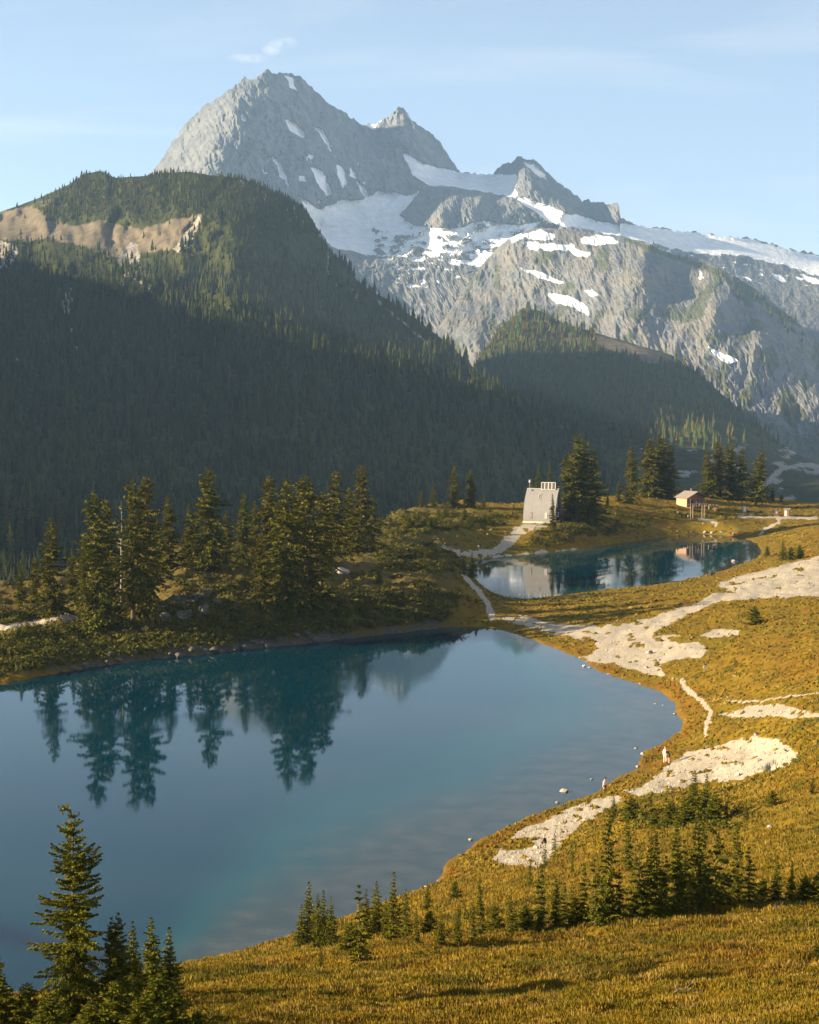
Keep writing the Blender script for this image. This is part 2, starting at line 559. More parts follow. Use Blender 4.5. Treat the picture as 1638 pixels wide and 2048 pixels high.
CTRL = [  # px, py, z
    # foreground slope under the camera
    (400, 2048, 22.6), (400, 1980, 18.6), (400, 1918, 14.2), (700, 2048, 23.0), (700, 1950, 17.8), (700, 1880, 12.6), (560, 1890, 11.5),
    (1000, 2048, 23.3), (1000, 1950, 19.4), (1000, 1862, 15.6), (1000, 1800, 9.6), (1000, 1745, 3.6),
    (1300, 2048, 23.7), (1300, 1950, 20.3), (1300, 1830, 16.6), (1300, 1760, 12.2), (1300, 1700, 8.6), (1300, 1630, 4.2), (1300, 1570, 1.3),
    (1638, 2048, 24.2), (1638, 1900, 19.6), (1638, 1805, 16.8), (1638, 1700, 13.2), (1638, 1600, 10.4), (1638, 1500, 8.6), (1638, 1400, 7.8), (1638, 1250, 6.6),
    (0, 2048, 20.5), (100, 2048, 21.2), (0, 2010, 12), (200, 1990, 13), (1900, 2048, 24.8), (1900, 1800, 18), (1900, 1500, 11), (1900, 1250, 8.5), (-200, 2060, 18),
    (850, 1830, 7.6), (850, 1790, 2.2), (1150, 1800, 10.6), (1150, 1700, 2.6), (1450, 1700, 9.8), (1450, 1600, 4.6),
    # right-hand shore and meadow
    (1100, 1690, 1.2), (1050, 1715, 1.6), (1400, 1560, 1.9), (1500, 1510, 2.8), (1560, 1545, 6.0), (1500, 1420, 4.4), (1420, 1400, 2.0), (1400, 1330, 2.2), (1250, 1310, 0.9),
    (1200, 1270, 1.1), (1500, 1300, 4.4), (1500, 1240, 4.6), (1400, 1200, 3.4), (1300, 1205, 2.4), (1200, 1210, 1.7), (1000, 1222, 1.3), (960, 1235, 0.9), (1100, 1225, 1.4),
    (1550, 1150, 3.2), (1638, 1130, 4.2), (1638, 1060, 3.4), (1580, 1045, 3.0), (1500, 1040, 2.9), (1638, 1030, 3.3), (1900, 1100, 6), (1900, 1040, 5),
    (1440, 1050, 2.6), (1390, 1030, 4.6), (1300, 1045, 5.0), (1200, 1060, 4.8), (1240, 1030, 6.4),
    # hut plateau and the neck between the lakes
    (1080, 1046, 5.3), (1010, 1060, 4.6), (1040, 1090, 1.6), (970, 1105, 1.2), (900, 1098, 3.0), (850, 1060, 6.4), (900, 1035, 7.2), (1000, 1030, 7.0), (780, 1050, 6.4), (1130, 1070, 4.0),
    (880, 1120, 3.6), (900, 1170, 4.4), (930, 1200, 2.8), (820, 1150, 6.2), (860, 1220, 2.6), (700, 1150, 6.2), (700, 1240, 2.4), (760, 1110, 6.0),
    # wooded knoll on the far left bank
    (600, 1170, 6.4), (600, 1250, 2.4), (415, 1140, 8.6), (350, 1160, 8.0), (400, 1200, 6.2), (450, 1262, 2.2), (500, 1200, 5.6), (300, 1200, 5.4), (280, 1270, 2.4), (190, 1245, 3.0),
    (200, 1290, 1.8), (100, 1230, 3.5), (60, 1250, 3.5), (0, 1240, 3.6), (0, 1310, 2.2), (100, 1310, 1.9), (-300, 1240, 4), (-300, 1330, 2),
    (700, 1100, 5.6),
]
EDGE = np.array([(-900, 290), (-300, 296), (0, 305), (150, 326), (450, 352), (650, 385), (740, 430), (800, 470), (900, 492), (1040, 500), (1150, 520), (1300, 548), (1450, 585), (1560, 570), (1638, 560), (2200, 540)], float)
RUTS = [([(560, 2025), (700, 2015), (800, 2010), (900, 1990), (1000, 1985)], 0.75, 0.65), ([(1100, 1985), (1180, 1972), (1260, 1955)], 0.75, 0.65), ([(1180, 2030), (1260, 2012), (1290, 2005)], 0.6, 0.6),
        ([(1440, 1878), (1520, 1885), (1560, 1878)], 0.6, 0.5), ([(1270, 1895), (1310, 1898)], 0.7, 0.6), ([(960, 1958), (1010, 1950), (1060, 1948)], 0.6, 0.45), ([(1290, 1935), (1330, 1928)], 0.7, 0.5), ([(720, 1955), (760, 1950)], 0.6, 0.4),
        ([(1210, 1710), (1260, 1690), (1290, 1675)], 0.5, 0.4), ([(1450, 1585), (1520, 1560), (1580, 1530)], 0.7, 0.5), ([(1050, 2055), (1150, 2048)], 0.7, 0.7), ([(300, 2040), (420, 2036), (520, 2030)], 0.6, 0.5)]

_cp = []
for a, b, z in CTRL:
    x, y = at_height(a, b, z)
    _cp.append((x, y, z))
for L in (LAKE1, LAKE2):
    for i, (x, y) in enumerate(L):
        if i % 2 == 0 and y > 60:
            _cp.append((x, y, 0.05))
for x, y, z in ((0, 1, 37.6), (0, 8, 34.8), (0, 20, 30.2), (0, 32, 26.6), (-6, 20, 29.6), (8, 20, 30.8), (-12, 32, 25.2), (12, 32, 27.2), (-25, 45, 18), (30, 45, 26), (-10, 8, 34.4), (10, 8, 35.2)):
    _cp.append((x, y, z))
_cp = np.array(_cp)


def plan(x, y):
    d = np.maximum(y, 4.0)
    return 6.0 * x / (d + 25.0), 2.2 * np.log(d + 6.0)


_a, _b = plan(_cp[:, 0], _cp[:, 1])
Z_RBF = RBF(np.stack([_a, _b], 1), _cp[:, 2], reg=2e-3, power=1.3)


def lake_sd(x, y):
    return np.minimum(poly_sd(x, y, LAKE1), poly_sd(x, y, LAKE2))


RUT_W = [([at_height(a, b, 20.0 if b > 1860 else (10 if b > 1650 else 4.0)) for a, b in pts], w, dp) for pts, w, dp in RUTS if w > 0]


def ground_z(x, y, detail=True):
    x, y = np.asarray(x, float), np.asarray(y, float)
    a, b = plan(x, y)
    z = Z_RBF(a, b)
    z = np.maximum(z, 0.12)
    s = lake_sd(x, y) + 0.8 * fbm(x * 0.25, y * 0.25, 3) * smooth(90, 160, y)
    pxl = 819 + F * x / np.maximum(y, 5)
    lumpy = 0.55 * fbm(x * 0.11, y * 0.11, 3) + 0.30 * fbm(x * 0.35 + 9, y * 0.35, 3)
    left = smooth(1000, 900, pxl) * smooth(220, 260, y)
    lumpy = lumpy * (1 + 1.8 * left) + left * 0.8 * ridged(x * 0.06, y * 0.06, 3)
    z = z + lumpy * smooth(0, 12, s)
    if detail:
        z = z + 0.13 * fbm(x * 1.1, y * 1.1 + 4, 3) * smooth(0, 3, s) * smooth(420, 150, y)
    for pts, w, dp in RUT_W:
        q = line_d(x + 0.5 * fbm(x * 0.6, y * 0.6, 2), y + 0.6 * fbm(x * 0.5 + 7, y * 0.5, 2), pts)
        z = z - dp * smooth(w, w * 0.35, q) * (0.65 + 0.6 * fbm(x * 0.9, y * 0.9, 2))
    rise = 0.16 + 0.05 * np.clip(s, 0, 40) + 1.2 * left * smooth(0.3, 2.5, s) * (0.75 + 0.5 * fbm(x * 0.2, y * 0.2, 3))
    z = np.where(s > 0, np.maximum(np.minimum(z, 0.15 + s * (0.35 + 0.5 * left)), np.minimum(rise, 0.1 + s * 0.6)), np.maximum(-3.0, 0.25 * s))
    # the plateau ends: ground falls into the valley
    ed = np.interp(pxl, EDGE[:, 0], EDGE[:, 1]) + 14 * fbm(x * 0.02, y * 0.02, 3)
    over = np.maximum(0, y - ed)
    z = z - np.where(over > 0, 0.55 * over * smooth(0, 45, over), 0)
    q = np.hypot(x - 36.0, y - 465.0)
    z = np.where(q < 22, z + (5.52 - z) * smooth(20, 8.5, q), z)
    return np.maximum(z, -150)


def rut_d(x, y):
    return np.min([line_d(x, y, pts) / w for pts, w, dp in RUT_W], axis=0)


def on_ground(px, py):
    """first hit of a pixel's ray with the near ground -> x, y, z"""
    d = np.concatenate([np.linspace(20, 140, 700), np.linspace(140.3, 600, 900)])
    x, y, zr = at_depth(np.full(d.shape, float(px)), np.full(d.shape, float(py)), d)
    h = ground_z(x, y)
    k = np.argmax(h >= zr)
    if h[k] < zr[k]:
        k = len(d) - 1
    return float(x[k]), float(y[k]), float(h[k])


SAND = [
    [(985, 1235), (1060, 1234), (1095, 1245), (1150, 1250), (1210, 1252), (1260, 1245), (1300, 1235), (1340, 1222), (1370, 1214), (1388, 1220), (1360, 1240), (1312, 1262), (1302, 1276), (1350, 1270),
     (1400, 1285), (1417, 1300), (1400, 1315), (1350, 1318), (1315, 1335), (1330, 1350), (1372, 1362), (1290, 1347), (1240, 1331), (1180, 1324), (1168, 1314), (1190, 1308), (1182, 1290), (1160, 1277), (1100, 1267), (1040, 1249)],
    [(1390, 1270), (1430, 1258), (1480, 1261), (1472, 1271), (1420, 1276)],
    [(1440, 1165), (1490, 1150), (1560, 1130), (1638, 1112), (1760, 1096), (1760, 1196), (1638, 1188), (1560, 1184), (1500, 1192), (1440, 1174)],
    [(1435, 1428), (1500, 1410), (1560, 1407), (1605, 1420), (1660, 1432), (1600, 1438), (1540, 1431), (1470, 1438)],
    [(1300, 1560), (1330, 1535), (1370, 1505), (1420, 1495), (1500, 1473), (1550, 1474), (1604, 1510), (1580, 1532), (1520, 1547), (1480, 1562), (1400, 1567), (1340, 1584), (1280, 1594), (1245, 1582), (1290, 1572)],
    [(1236, 1588), (1246, 1602), (1175, 1642), (1135, 1672), (1090, 1728), (1060, 1734), (1010, 1731), (984, 1718), (1010, 1690), (1030, 1665), (1080, 1643), (1130, 1622), (1190, 1598)],
    [(876, 1088), (930, 1101), (985, 1099), (1000, 1085), (1025, 1060), (1048, 1047), (1100, 1049), (1098, 1055), (1068, 1060), (1034, 1084), (1004, 1106), (960, 1117), (918, 1109)],
]
NOSAND = [[(1005, 1680), (1055, 1672), (1070, 1690), (1040, 1702), (1008, 1700)], [(1165, 1272), (1185, 1275), (1192, 1300), (1170, 1305)], [(1262, 1285), (1290, 1285), (1290, 1294), (1262, 1294)],
          [(1335, 1274), (1394, 1272), (1392, 1284), (1345, 1284)], [(1240, 1565), (1290, 1558), (1296, 1570), (1250, 1576)]]
PATHS = [([(930, 1148), (955, 1180), (975, 1208), (985, 1236)], 6), ([(1365, 1360), (1385, 1388), (1402, 1400), (1418, 1425), (1414, 1470)], 4.5), ([(1402, 1399), (1500, 1404), (1640, 1386)], 1.6),
         ([(-60, 1262), (70, 1247), (145, 1234)], 6), ([(1480, 1033), (1556, 1035), (1640, 1036)], 2.6), ([(1556, 1036), (1560, 1045), (1530, 1058), (1520, 1068)], 3.0), ([(1385, 1218), (1430, 1196), (1530, 1187), (1700, 1182)], 8),
         ([(1400, 1037), (1430, 1042), (1440, 1050)], 3.0), ([(985, 1116), (1050, 1108), (1150, 1099)], 2.5)]


def mask_attrs(x, y, z):
    px, py = project(x, y, z)
    wx = px + 5 * fbm(px / 22, py / 14, 3) + 9 * fbm(px / 70, py / 40 + 3, 2)
    wy = py + 4 * fbm(px / 22 + 8, py / 14, 3)
    sand = np.zeros(px.shape)
    for p in SAND:
        sand = np.maximum(sand, smooth(7, -7, poly_sd(wx, wy, p)))
    sand = sand * (1 - 0.9 * smooth(0.26, 0.38, fbm(px / 26 + 2, py / 9, 3)))
    for p, w in PATHS:
        sand = np.maximum(sand, smooth(w * 1.5, w * 0.5, line_d(wx, wy, p)))
    for p in NOSAND:
        sand = np.minimum(sand, smooth(-4, 4, poly_sd(wx, wy, p)))
    s = lake_sd(x, y)
    sand = np.maximum(sand, smooth(1.0, 0.1, s) * 0.22 * smooth(900, 1000, px) * smooth(1210, 1260, py))
    red = 0.55 * smooth(5, 1.5, s) * smooth(-0.35, 0.25, fbm(x * 0.13, y * 0.13, 3)) * smooth(820, 900, px) * smooth(1270, 1300, py)
    red = np.maximum(red, 0.35 * smooth(0.12, 0.42, fbm(x * 0.05, y * 0.05, 4)))
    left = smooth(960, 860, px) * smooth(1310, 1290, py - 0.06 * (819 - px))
    rock = left * smooth(7.5, 2.0, s) * (0.30 + 0.25 * smooth(3.0, 0.5, s) + 0.4 * smooth(0.0, 0.35, fbm(x * 0.12, y * 0.12, 3)))
    for pc in ([(655, 1140), (700, 1135), (715, 1147), (665, 1152)], [(380, 1180), (430, 1170), (440, 1200), (380, 1240), (300, 1245), (290, 1215)]):
        rock = np.maximum(rock, smooth(10, -8, poly_sd(wx, wy, pc)) * 0.75)
    return px, py, s, sand, red, rock, left


# polar grid from the camera foot
cols_px = np.concatenate([np.linspace(-620, -70, 24)[:-1], np.arange(-70, 1712, 4.2), np.linspace(1712, 2300, 24)[1:]])
rows_d = np.concatenate([np.geomspace(7, 36, 40)[:-1], np.geomspace(36, 560, 470)[:-1], np.geomspace(560, 900, 40)])
GPX, GD = np.meshgrid(cols_px, rows_d)
gx, gy = (GPX - 819) / F * GD, GD
gz = ground_z(gx, gy)
g_px, g_py, g_s, g_sand, g_red, g_rock, g_left = mask_attrs(gx, gy, gz)
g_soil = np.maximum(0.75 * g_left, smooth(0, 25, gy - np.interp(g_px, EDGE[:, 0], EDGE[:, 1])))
me = mesh_from('ground', np.stack([gx, gy, gz], -1).reshape(-1, 3), grid_faces(*gx.shape), M_GROUND, True,
               attrs={'sand': g_sand, 'red': g_red, 'rock': g_rock, 'soil': g_soil})
link('ground', me, kind='structure')

# lakes: flat sheets a little wider than their basins
for nm, L in (('lake', LAKE1), ('lake', LAKE2)):
    s = poly_sd(gx, gy, L)
    ok = s < 3.0
    f = grid_faces(*gx.shape)
    keep = ok.ravel()[f].all(1)
    f = f[keep]
    used = np.unique(f)
    remap = np.full(gx.size, -1)
    remap[used] = np.arange(len(used))
    X, Y = gx.ravel()[used], gy.ravel()[used]
    dist = -s.ravel()[used]
    px_, py_ = project(X, Y, X * 0)
    if L is LAKE1:
        near = smooth(1200, 1700, py_ + 0.35 * (px_ - 900))
        reach = 3.0 + 15.0 * near * smooth(120, 700, px_)
    else:
        reach = 3.0 + 5 * smooth(1300, 1500, px_)
    sh = np.exp(-np.maximum(dist, 0) / reach * (1 + 0.35 * fbm(X * 0.05, Y * 0.05, 3))) * smooth(820, 1000, px_ + 1.6 * np.maximum(py_ - 1300, 0)) * smooth(150, 520, px_)
    me = mesh_from(nm, np.stack([X, Y, X * 0], 1), remap[f], M_WATER, True, attrs={'shallow': sh})
    link(nm, me, kind='structure')


# ------------------------------------------------------------------ far terrain: surfaces at their own depth
def sky_y(px, pts):
    p = np.asarray(pts, float)
    return np.interp(px, p[:, 0], p[:, 1])


def terrain(name, cols, sky, bottom, nrows, depth_fn, attr_fn, mat, jag=0.0, back=500, soft=True, fall=(0.30, 0.6)):
    top = sky_y(cols, sky) + smooth(-250, -700, cols) * 75 * fbm(cols / 70, cols * 0 + 7.7, 4, 0.6) + jag * (2.2 * fbm(cols / 9.0, cols * 0 + 3.3, 4, 0.65) + 1.5 * fbm(cols / 40.0, cols * 0 + 1.3, 2))  # far-left unseen columns roughened so the added ridge casts a ragged shadow
    v = np.linspace(0, 1, nrows) ** 0.92
    PX = np.tile(cols, (nrows, 1))
    PY = top[None] + (bottom - top)[None] * v[:, None] if np.ndim(bottom) else top[None] + (bottom - top[None]) * v[:, None]
    D = depth_fn(PX, PY)
    x, y, z = at_depth(PX, PY, D)
    at = attr_fn(PX, PY)
    # far side of the crest
    xs, ys, zs = [x], [y], [z]
    for dd, drop in ((back * 0.35, fall[0]), (back, fall[1])):
        xb, yb, _ = at_depth(PX[:1], PY[:1], D[:1] + dd)
        xs.insert(0, xb)
        ys.insert(0, yb)
        zs.insert(0, z[:1] - dd * drop)
        at = {k: np.concatenate([a[:1], a]) for k, a in at.items()}
    x, y, z = np.concatenate(xs), np.concatenate(ys), np.concatenate(zs)
    me = mesh_from(name, np.stack([x, y, z], -1).reshape(-1, 3), grid_faces(*x.shape), mat, soft, attrs=at)
    return link(name, me, kind='structure')


def rbf_px(pts):
    p = np.array(pts, float)
    return RBF(p[:, :2] / 300.0, p[:, 2], reg=1e-3, power=1.0)


# --- the high massif
SKY_A = [(-400, 520), (0, 460), (200, 400), (300, 345), (325, 318), (340, 290), (365, 255), (400, 222), (410, 208), (440, 195), (460, 178), (490, 154), (505, 160), (520, 150), (535, 139), (550, 147), (570, 147), (600, 154),
         (625, 178), (650, 200), (690, 225), (720, 248), (745, 246), (765, 241), (780, 231), (790, 217), (797, 212), (806, 216), (816, 232), (825, 246), (860, 265), (885, 290), (900, 315), (920, 343), (960, 350), (985, 347),
         (1005, 330), (1035, 312), (1070, 322), (1100, 352), (1140, 380), (1165, 404), (1195, 403), (1237, 405), (1241, 438), (1300, 455), (1400, 468), (1450, 474), (1480, 474), (1540, 487), (1600, 505), (1640, 512), (1800, 540), (2200, 590)]
DA = rbf_px([(-400, 520, 5900), (0, 460, 5950), (200, 400, 6000), (300, 345, 6100), (350, 280, 6050), (400, 222, 6000), (440, 195, 5960), (490, 154, 5990), (535, 139, 6000), (600, 154, 6150), (650, 200, 6250), (720, 248, 6420),
             (765, 241, 6500), (797, 212, 6450), (860, 265, 6560), (920, 343, 6650), (985, 347, 6550), (1035, 312, 6300), (1100, 352, 6350), (1165, 404, 6300), (1238, 405, 6050), (1245, 440, 5950), (1400, 468, 6150), (1640, 512, 6420), (2200, 590, 6700),
             # main rib of the first peak runs down left of centre, flanks fall back on both sides
             (470, 220, 5720), (430, 290, 5520), (415, 350, 5380), (400, 430, 5150), (380, 520, 4900), (330, 340, 5800), (350, 420, 5500), (300, 420, 5700), (520, 250, 5760), (560, 300, 5720), (620, 330, 5700), (500, 380, 5480), (560, 420, 5400), (620, 420, 5480), (680, 360, 5750), (700, 300, 6050),
             (760, 330, 6080), (800, 280, 6200), (840, 320, 6150), (780, 400, 5900), (700, 420, 5800), (640, 450, 5680), (720, 470, 5640), (850, 400, 5850), (900, 380, 5850), (880, 430, 5560), (960, 400, 5760), (940, 360, 6200), (1000, 380, 6050),
             (1040, 400, 5820), (1080, 370, 6000), (1050, 350, 6020), (1130, 420, 5700), (1000, 450, 5650), (850, 490, 5480), (950, 500, 5450), (1100, 470, 5720), (1200, 450, 5850), (1300, 490, 5700), (1450, 510, 5900), (1640, 560, 5800),
             (750, 550, 5100), (900, 600, 4750), (1000, 640, 4450), (1200, 600, 4500), (650, 560, 4700), (500, 560, 4700), (900, 800, 3700), (1300, 800, 3800), (1640, 700, 4700), (1640, 900, 3500), (300, 900, 3700), (0, 700, 4600), (2200, 900, 3600), (-400, 900, 3600)])
SNOW_A = [
    [(596, 392), (640, 420), (680, 402), (720, 400), (760, 382), (822, 392), (842, 380), (800, 430), (830, 452), (900, 458), (960, 442), (1040, 452), (1085, 440), (1060, 470), (1015, 480), (990, 505), (1010, 525), (960, 545), (880, 522), (800, 522), (700, 502), (660, 492), (636, 460)],
    [(805, 305), (850, 330), (920, 345), (985, 348), (1030, 344), (1042, 372), (1032, 396), (980, 386), (900, 373), (860, 371), (825, 350)],
    [(1030, 395), (1080, 398), (1130, 428), (1180, 428), (1240, 446), (1300, 455), (1400, 468), (1500, 478), (1600, 505), (1640, 512), (1760, 530), (1760, 580), (1640, 552), (1560, 528), (1480, 510), (1400, 508), (1300, 486), (1200, 465), (1100, 446)],
    [(570, 238), (590, 245), (612, 270), (600, 275), (580, 262)], [(628, 253), (645, 260), (664, 293), (650, 287)], [(623, 334), (645, 345), (664, 385), (652, 392), (635, 366)], [(670, 328), (685, 335), (696, 367), (684, 376)],
    [(713, 362), (730, 375), (747, 402), (724, 388)], [(550, 318), (566, 335), (577, 372), (560, 352)], [(568, 149), (584, 154), (594, 181), (580, 173)], [(1042, 323), (1070, 328), (1097, 361), (1075, 350)],
    [(718, 249), (765, 240), (748, 257)], [(808, 572), (850, 556), (853, 567), (825, 583)], [(853, 658), (870, 667), (893, 693), (880, 691)], [(738, 573), (760, 588), (802, 626), (790, 622), (750, 590)], [(478, 225), (492, 232), (496, 243), (484, 240)],
    [(597, 350), (608, 353), (612, 366), (600, 362)], [(698, 335), (708, 340), (712, 356), (702, 352)], [(780, 530), (830, 532), (860, 540), (800, 540)], [(1540, 545), (1560, 550), (1575, 566), (1555, 560)], [(1600, 548), (1640, 560), (1640, 572), (1610, 562)],
]


def rock_noise(px, py, amp):
    wx, wy = px + 14 * fbm(px / 50, py / 50, 3), py + 10 * fbm(px / 45 + 3, py / 45, 3)
    g = 0.9 * fbm(px / 150, py / 120, 2) + 0.60 * ridged((wx + 0.45 * wy) / 60, wy / 140, 5, 0.58) + 0.34 * ridged((wx - 0.35 * wy) / 20, wy / 70, 4, 0.6) + 0.13 * fbm(wx / 6, wy / 12, 3, 0.7)
    return -amp * g


def snow_mask(px, py, polys, soft=4.0):
    wx = px + 6 * fbm(px / 18, py / 12, 3)
    wy = py + 5 * fbm(px / 20 + 5, py / 12, 3)
    m = np.zeros(px.shape)
    for p in polys:
        m = np.maximum(m, smooth(soft, -soft, poly_sd(wx, wy, p)))
    return m


def snow_a(px, py):
    m = snow_mask(px, py, SNOW_A)
    isl = smooth(0.12, 0.34, fbm(px / 34, py / 13 + 2, 4, 0.6) + 0.25 * smooth(455, 520, py) * smooth(700, 760, px) * smooth(1100, 1000, px))
    isl = isl * smooth(690, 760, px) * smooth(1140, 1050, px) * smooth(425, 460, py)
    knob = smooth(6, -6, poly_sd(px + 6 * fbm(px / 20, py / 20, 3), py, [(808, 440), (840, 395), (890, 376), (960, 385), (1040, 410), (1066, 440), (1040, 448), (960, 438), (920, 456), (850, 448)]))
    third = smooth(5, -5, poly_sd(px + 5 * fbm(px / 20, py / 20, 3), py + 4 * fbm(px / 15, py / 15, 2), [(985, 347), (1035, 310), (1100, 352), (1165, 404), (1240, 405), (1240, 450), (1180, 438), (1140, 425), (1060, 400), (1030, 380), (1040, 350)]))
    m = m * (1 - 0.9 * isl) * (1 - knob)
    m = np.maximum(m * (1 - third), snow_mask(px, py, [SNOW_A[10]]))
    pat = smooth(0.22, 0.36, fbm(px / 26, py / 9 + 7, 4, 0.55)) * smooth(480, 505, py) * smooth(600, 560, py) * smooth(700, 760, px) * 0.8
    pat2 = smooth(0.30, 0.42, fbm(px / 15 - py / 40, py / 30 + 1, 3, 0.55)) * smooth(230, 300, py) * smooth(470, 400, py) * smooth(480, 540, px) * smooth(800, 740, px) * 0.6
    return np.maximum(m, np.maximum(pat, pat2))


def depth_a(px, py):
    sn = snow_a(px, py)
    amp = 84 * (1 - 0.9 * sn) * (0.5 + 0.5 * smooth(1300, 1200, px))
    return DA(px / 300, py / 300) + rock_noise(px, py, amp)


def attrs_a(px, py):
    gr = 0.8 * smooth(560, 760, py) * smooth(0.0, 0.3, fbm(px / 60, py / 40, 3) + 0.1)
    return {'snow': snow_a(px, py), 'tan': smooth(0.0, 0.3, fbm(px / 50, py / 30 + 4, 3)) * smooth(380, 480, py) * 0.4, 'green': gr}


terrain('mountain', np.concatenate([np.linspace(-400, 240, 30)[:-1], np.arange(240, 1660, 3.2), np.linspace(1662, 2200, 24)]), SKY_A, 900, 215, depth_a, attrs_a, M_MOUNT, jag=4.0, back=500, soft=False)

# --- the bluff ridge in front of the glacier shelf
SKY_B2 = [(600, 900), (800, 760), (880, 650), (930, 575), (960, 535), (990, 500), (1020, 475), (1070, 456), (1130, 458), (1200, 470), (1250, 475), (1300, 488), (1325, 503), (1400, 518), (1440, 538), (1480, 558), (1530, 592), (1590, 640), (1640, 690), (1720, 740), (1900, 800), (2200, 850)]
DB2 = rbf_px([(600, 900, 3500), (800, 760, 4000), (930, 575, 4550), (1020, 475, 4750), (1070, 456, 4800), (1200, 470, 4700), (1300, 488, 4450), (1325, 503, 4480), (1400, 518, 4560), (1440, 538, 4350), (1530, 592, 4250), (1590, 640, 4150), (1720, 740, 4000), (2200, 850, 3700),
              (1100, 520, 4480), (1200, 540, 4330), (1290, 560, 4080), (1330, 570, 4230), (1000, 560, 4500), (1100, 600, 4250), (1180, 620, 4100), (1260, 640, 3900), (1330, 640, 3950), (1400, 600, 4100), (1430, 620, 3850), (1470, 640, 3950), (1520, 680, 3750), (1560, 700, 3800), (1600, 740, 3700),
              (950, 680, 4000), (1100, 700, 3900), (1300, 740, 3600), (1450, 760, 3550), (1640, 800, 3500), (1100, 850, 3450), (1400, 900, 3200), (1640, 950, 3050), (2200, 950, 3100), (800, 950, 3200)])
SNOW_B2 = [[(1042, 470), (1080, 461), (1112, 470), (1102, 481), (1060, 479)], [(1048, 484), (1100, 487), (1147, 489), (1152, 500), (1100, 501), (1060, 498)], [(1163, 475), (1200, 469), (1243, 482), (1200, 491), (1160, 486)], [(1138, 499), (1182, 505), (1177, 516), (1144, 509)],
           [(1168, 582), (1185, 579), (1198, 593), (1180, 593)], [(1093, 588), (1130, 590), (1172, 609), (1177, 632), (1150, 616), (1110, 603)], [(1416, 693), (1440, 704), (1477, 722), (1460, 728), (1430, 713)], [(1397, 540), (1409, 555), (1400, 562)], [(1015, 470), (1040, 464), (1050, 474), (1025, 486)],
           [(1040, 535), (1090, 548), (1130, 566), (1120, 568), (1080, 556)], [(1520, 575), (1550, 595), (1544, 596)]]


def depth_b2(px, py):
    return DB2(px / 300, py / 300) + rock_noise(px * 1.1 + 300, py * 0.9, 50) * smooth(0, 40, py - sky_y(px, SKY_B2) + 20)


def attrs_b2(px, py):
    gr = smooth(0.05, 0.3, fbm(px / 46, py / 60 + 9, 3) + 0.12 * smooth(1300, 1500, px)) * smooth(480, 500, py) * 0.6
    gr = np.maximum(gr, smooth(14, 0, line_d(px, py, [(1250, 478), (1320, 505), (1440, 545), (1500, 590), (1590, 645)])) * 0.75)
    gr = np.maximum(gr, smooth(700, 900, py) * 0.55)
    return {'snow': snow_mask(px, py, SNOW_B2, 3.0), 'tan': 0.45 * smooth(-0.25, 0.2, fbm(px / 60, py / 45, 3)) * smooth(900, 700, py), 'green': gr}


terrain('bluff_ridge', np.concatenate([np.linspace(600, 820, 16)[:-1], np.arange(820, 1660, 3.4), np.linspace(1662, 2200, 20)]), SKY_B2, 960, 130, depth_b2, attrs_b2, M_MOUNT, jag=0.8, back=350, soft=False)

# --- the wooded spur and moraine valley on the right
SKY_C = [(500, 1080), (800, 960), (900, 820), (960, 710), (1000, 655), (1045, 616), (1080, 622), (1130, 648), (1200, 668), (1290, 694), (1345, 711), (1380, 735), (1430, 776), (1500, 838), (1560, 885), (1600, 912), (1640, 930), (1760, 945), (2200, 960)]
DC = rbf_px([(500, 1080, 2000), (800, 960, 2300), (960, 710, 2900), (1045, 616, 3150), (1200, 668, 3000), (1345, 711, 2900), (1430, 776, 2800), (1560, 885, 2500), (1640, 930, 2400), (2200, 960, 2200), (1000, 760, 2650), (1100, 720, 2780), (1250, 720, 2700), (1350, 760, 2550), (1200, 780, 2420), (1100, 850, 2250),
             (1300, 840, 2150), (1250, 880, 1950), (1400, 860, 2000), (1500, 900, 1950), (1350, 920, 1700), (1500, 960, 1550), (1640, 980, 1500), (1640, 1040, 1200), (1300, 1000, 1350), (1000, 1000, 1500), (1000, 1100, 1000), (1500, 1120, 900), (2200, 1120, 900), (500, 1120, 1000)])


def depth_c(px, py):
    return DC(px / 300, py / 300) - 28 * ridged(px / 120, py / 70, 3) - 10 * fbm(px / 25, py / 18, 3)


def attrs_c(px, py):
    wx, wy = px + 8 * fbm(px / 25, py / 18, 3), py + 6 * fbm(px / 25 + 4, py / 18, 3)
    tan = np.zeros(px.shape)
    for p in ([(1185, 668), (1230, 668), (1340, 708), (1350, 722), (1300, 728), (1240, 708), (1200, 690)], [(1120, 660), (1165, 668), (1160, 690), (1125, 682)]):
        tan = np.maximum(tan, smooth(7, -7, poly_sd(wx, wy, p)))
    tan = np.maximum(tan, 0.62 * smooth(7, -7, poly_sd(wx, wy, [(1240, 862), (1310, 840), (1420, 850), (1470, 880), (1440, 910), (1350, 915), (1250, 895)])) * (0.6 + 0.6 * fbm(px / 20, py / 8, 3)))
    rock = 0.6 * smooth(0.05, 0.3, fbm(px / 50, py / 18, 4)) * smooth(850, 910, py) * smooth(1180, 1300, px)
    rock = np.maximum(rock, 0.7 * smooth(9, 3, np.abs(line_d(wx, wy, [(1500, 1000), (1560, 940), (1600, 928), (1650, 935)]))))
    return {'tan': tan, 'rock': rock, 'snow': px * 0}


terrain('wooded_spur', np.concatenate([np.linspace(500, 880, 20)[:-1], np.arange(880, 1660, 5), np.linspace(1664, 2200, 20)]), SKY_C, 1120, 110, depth_c, attrs_c, M_HILL, jag=0.6, back=300)

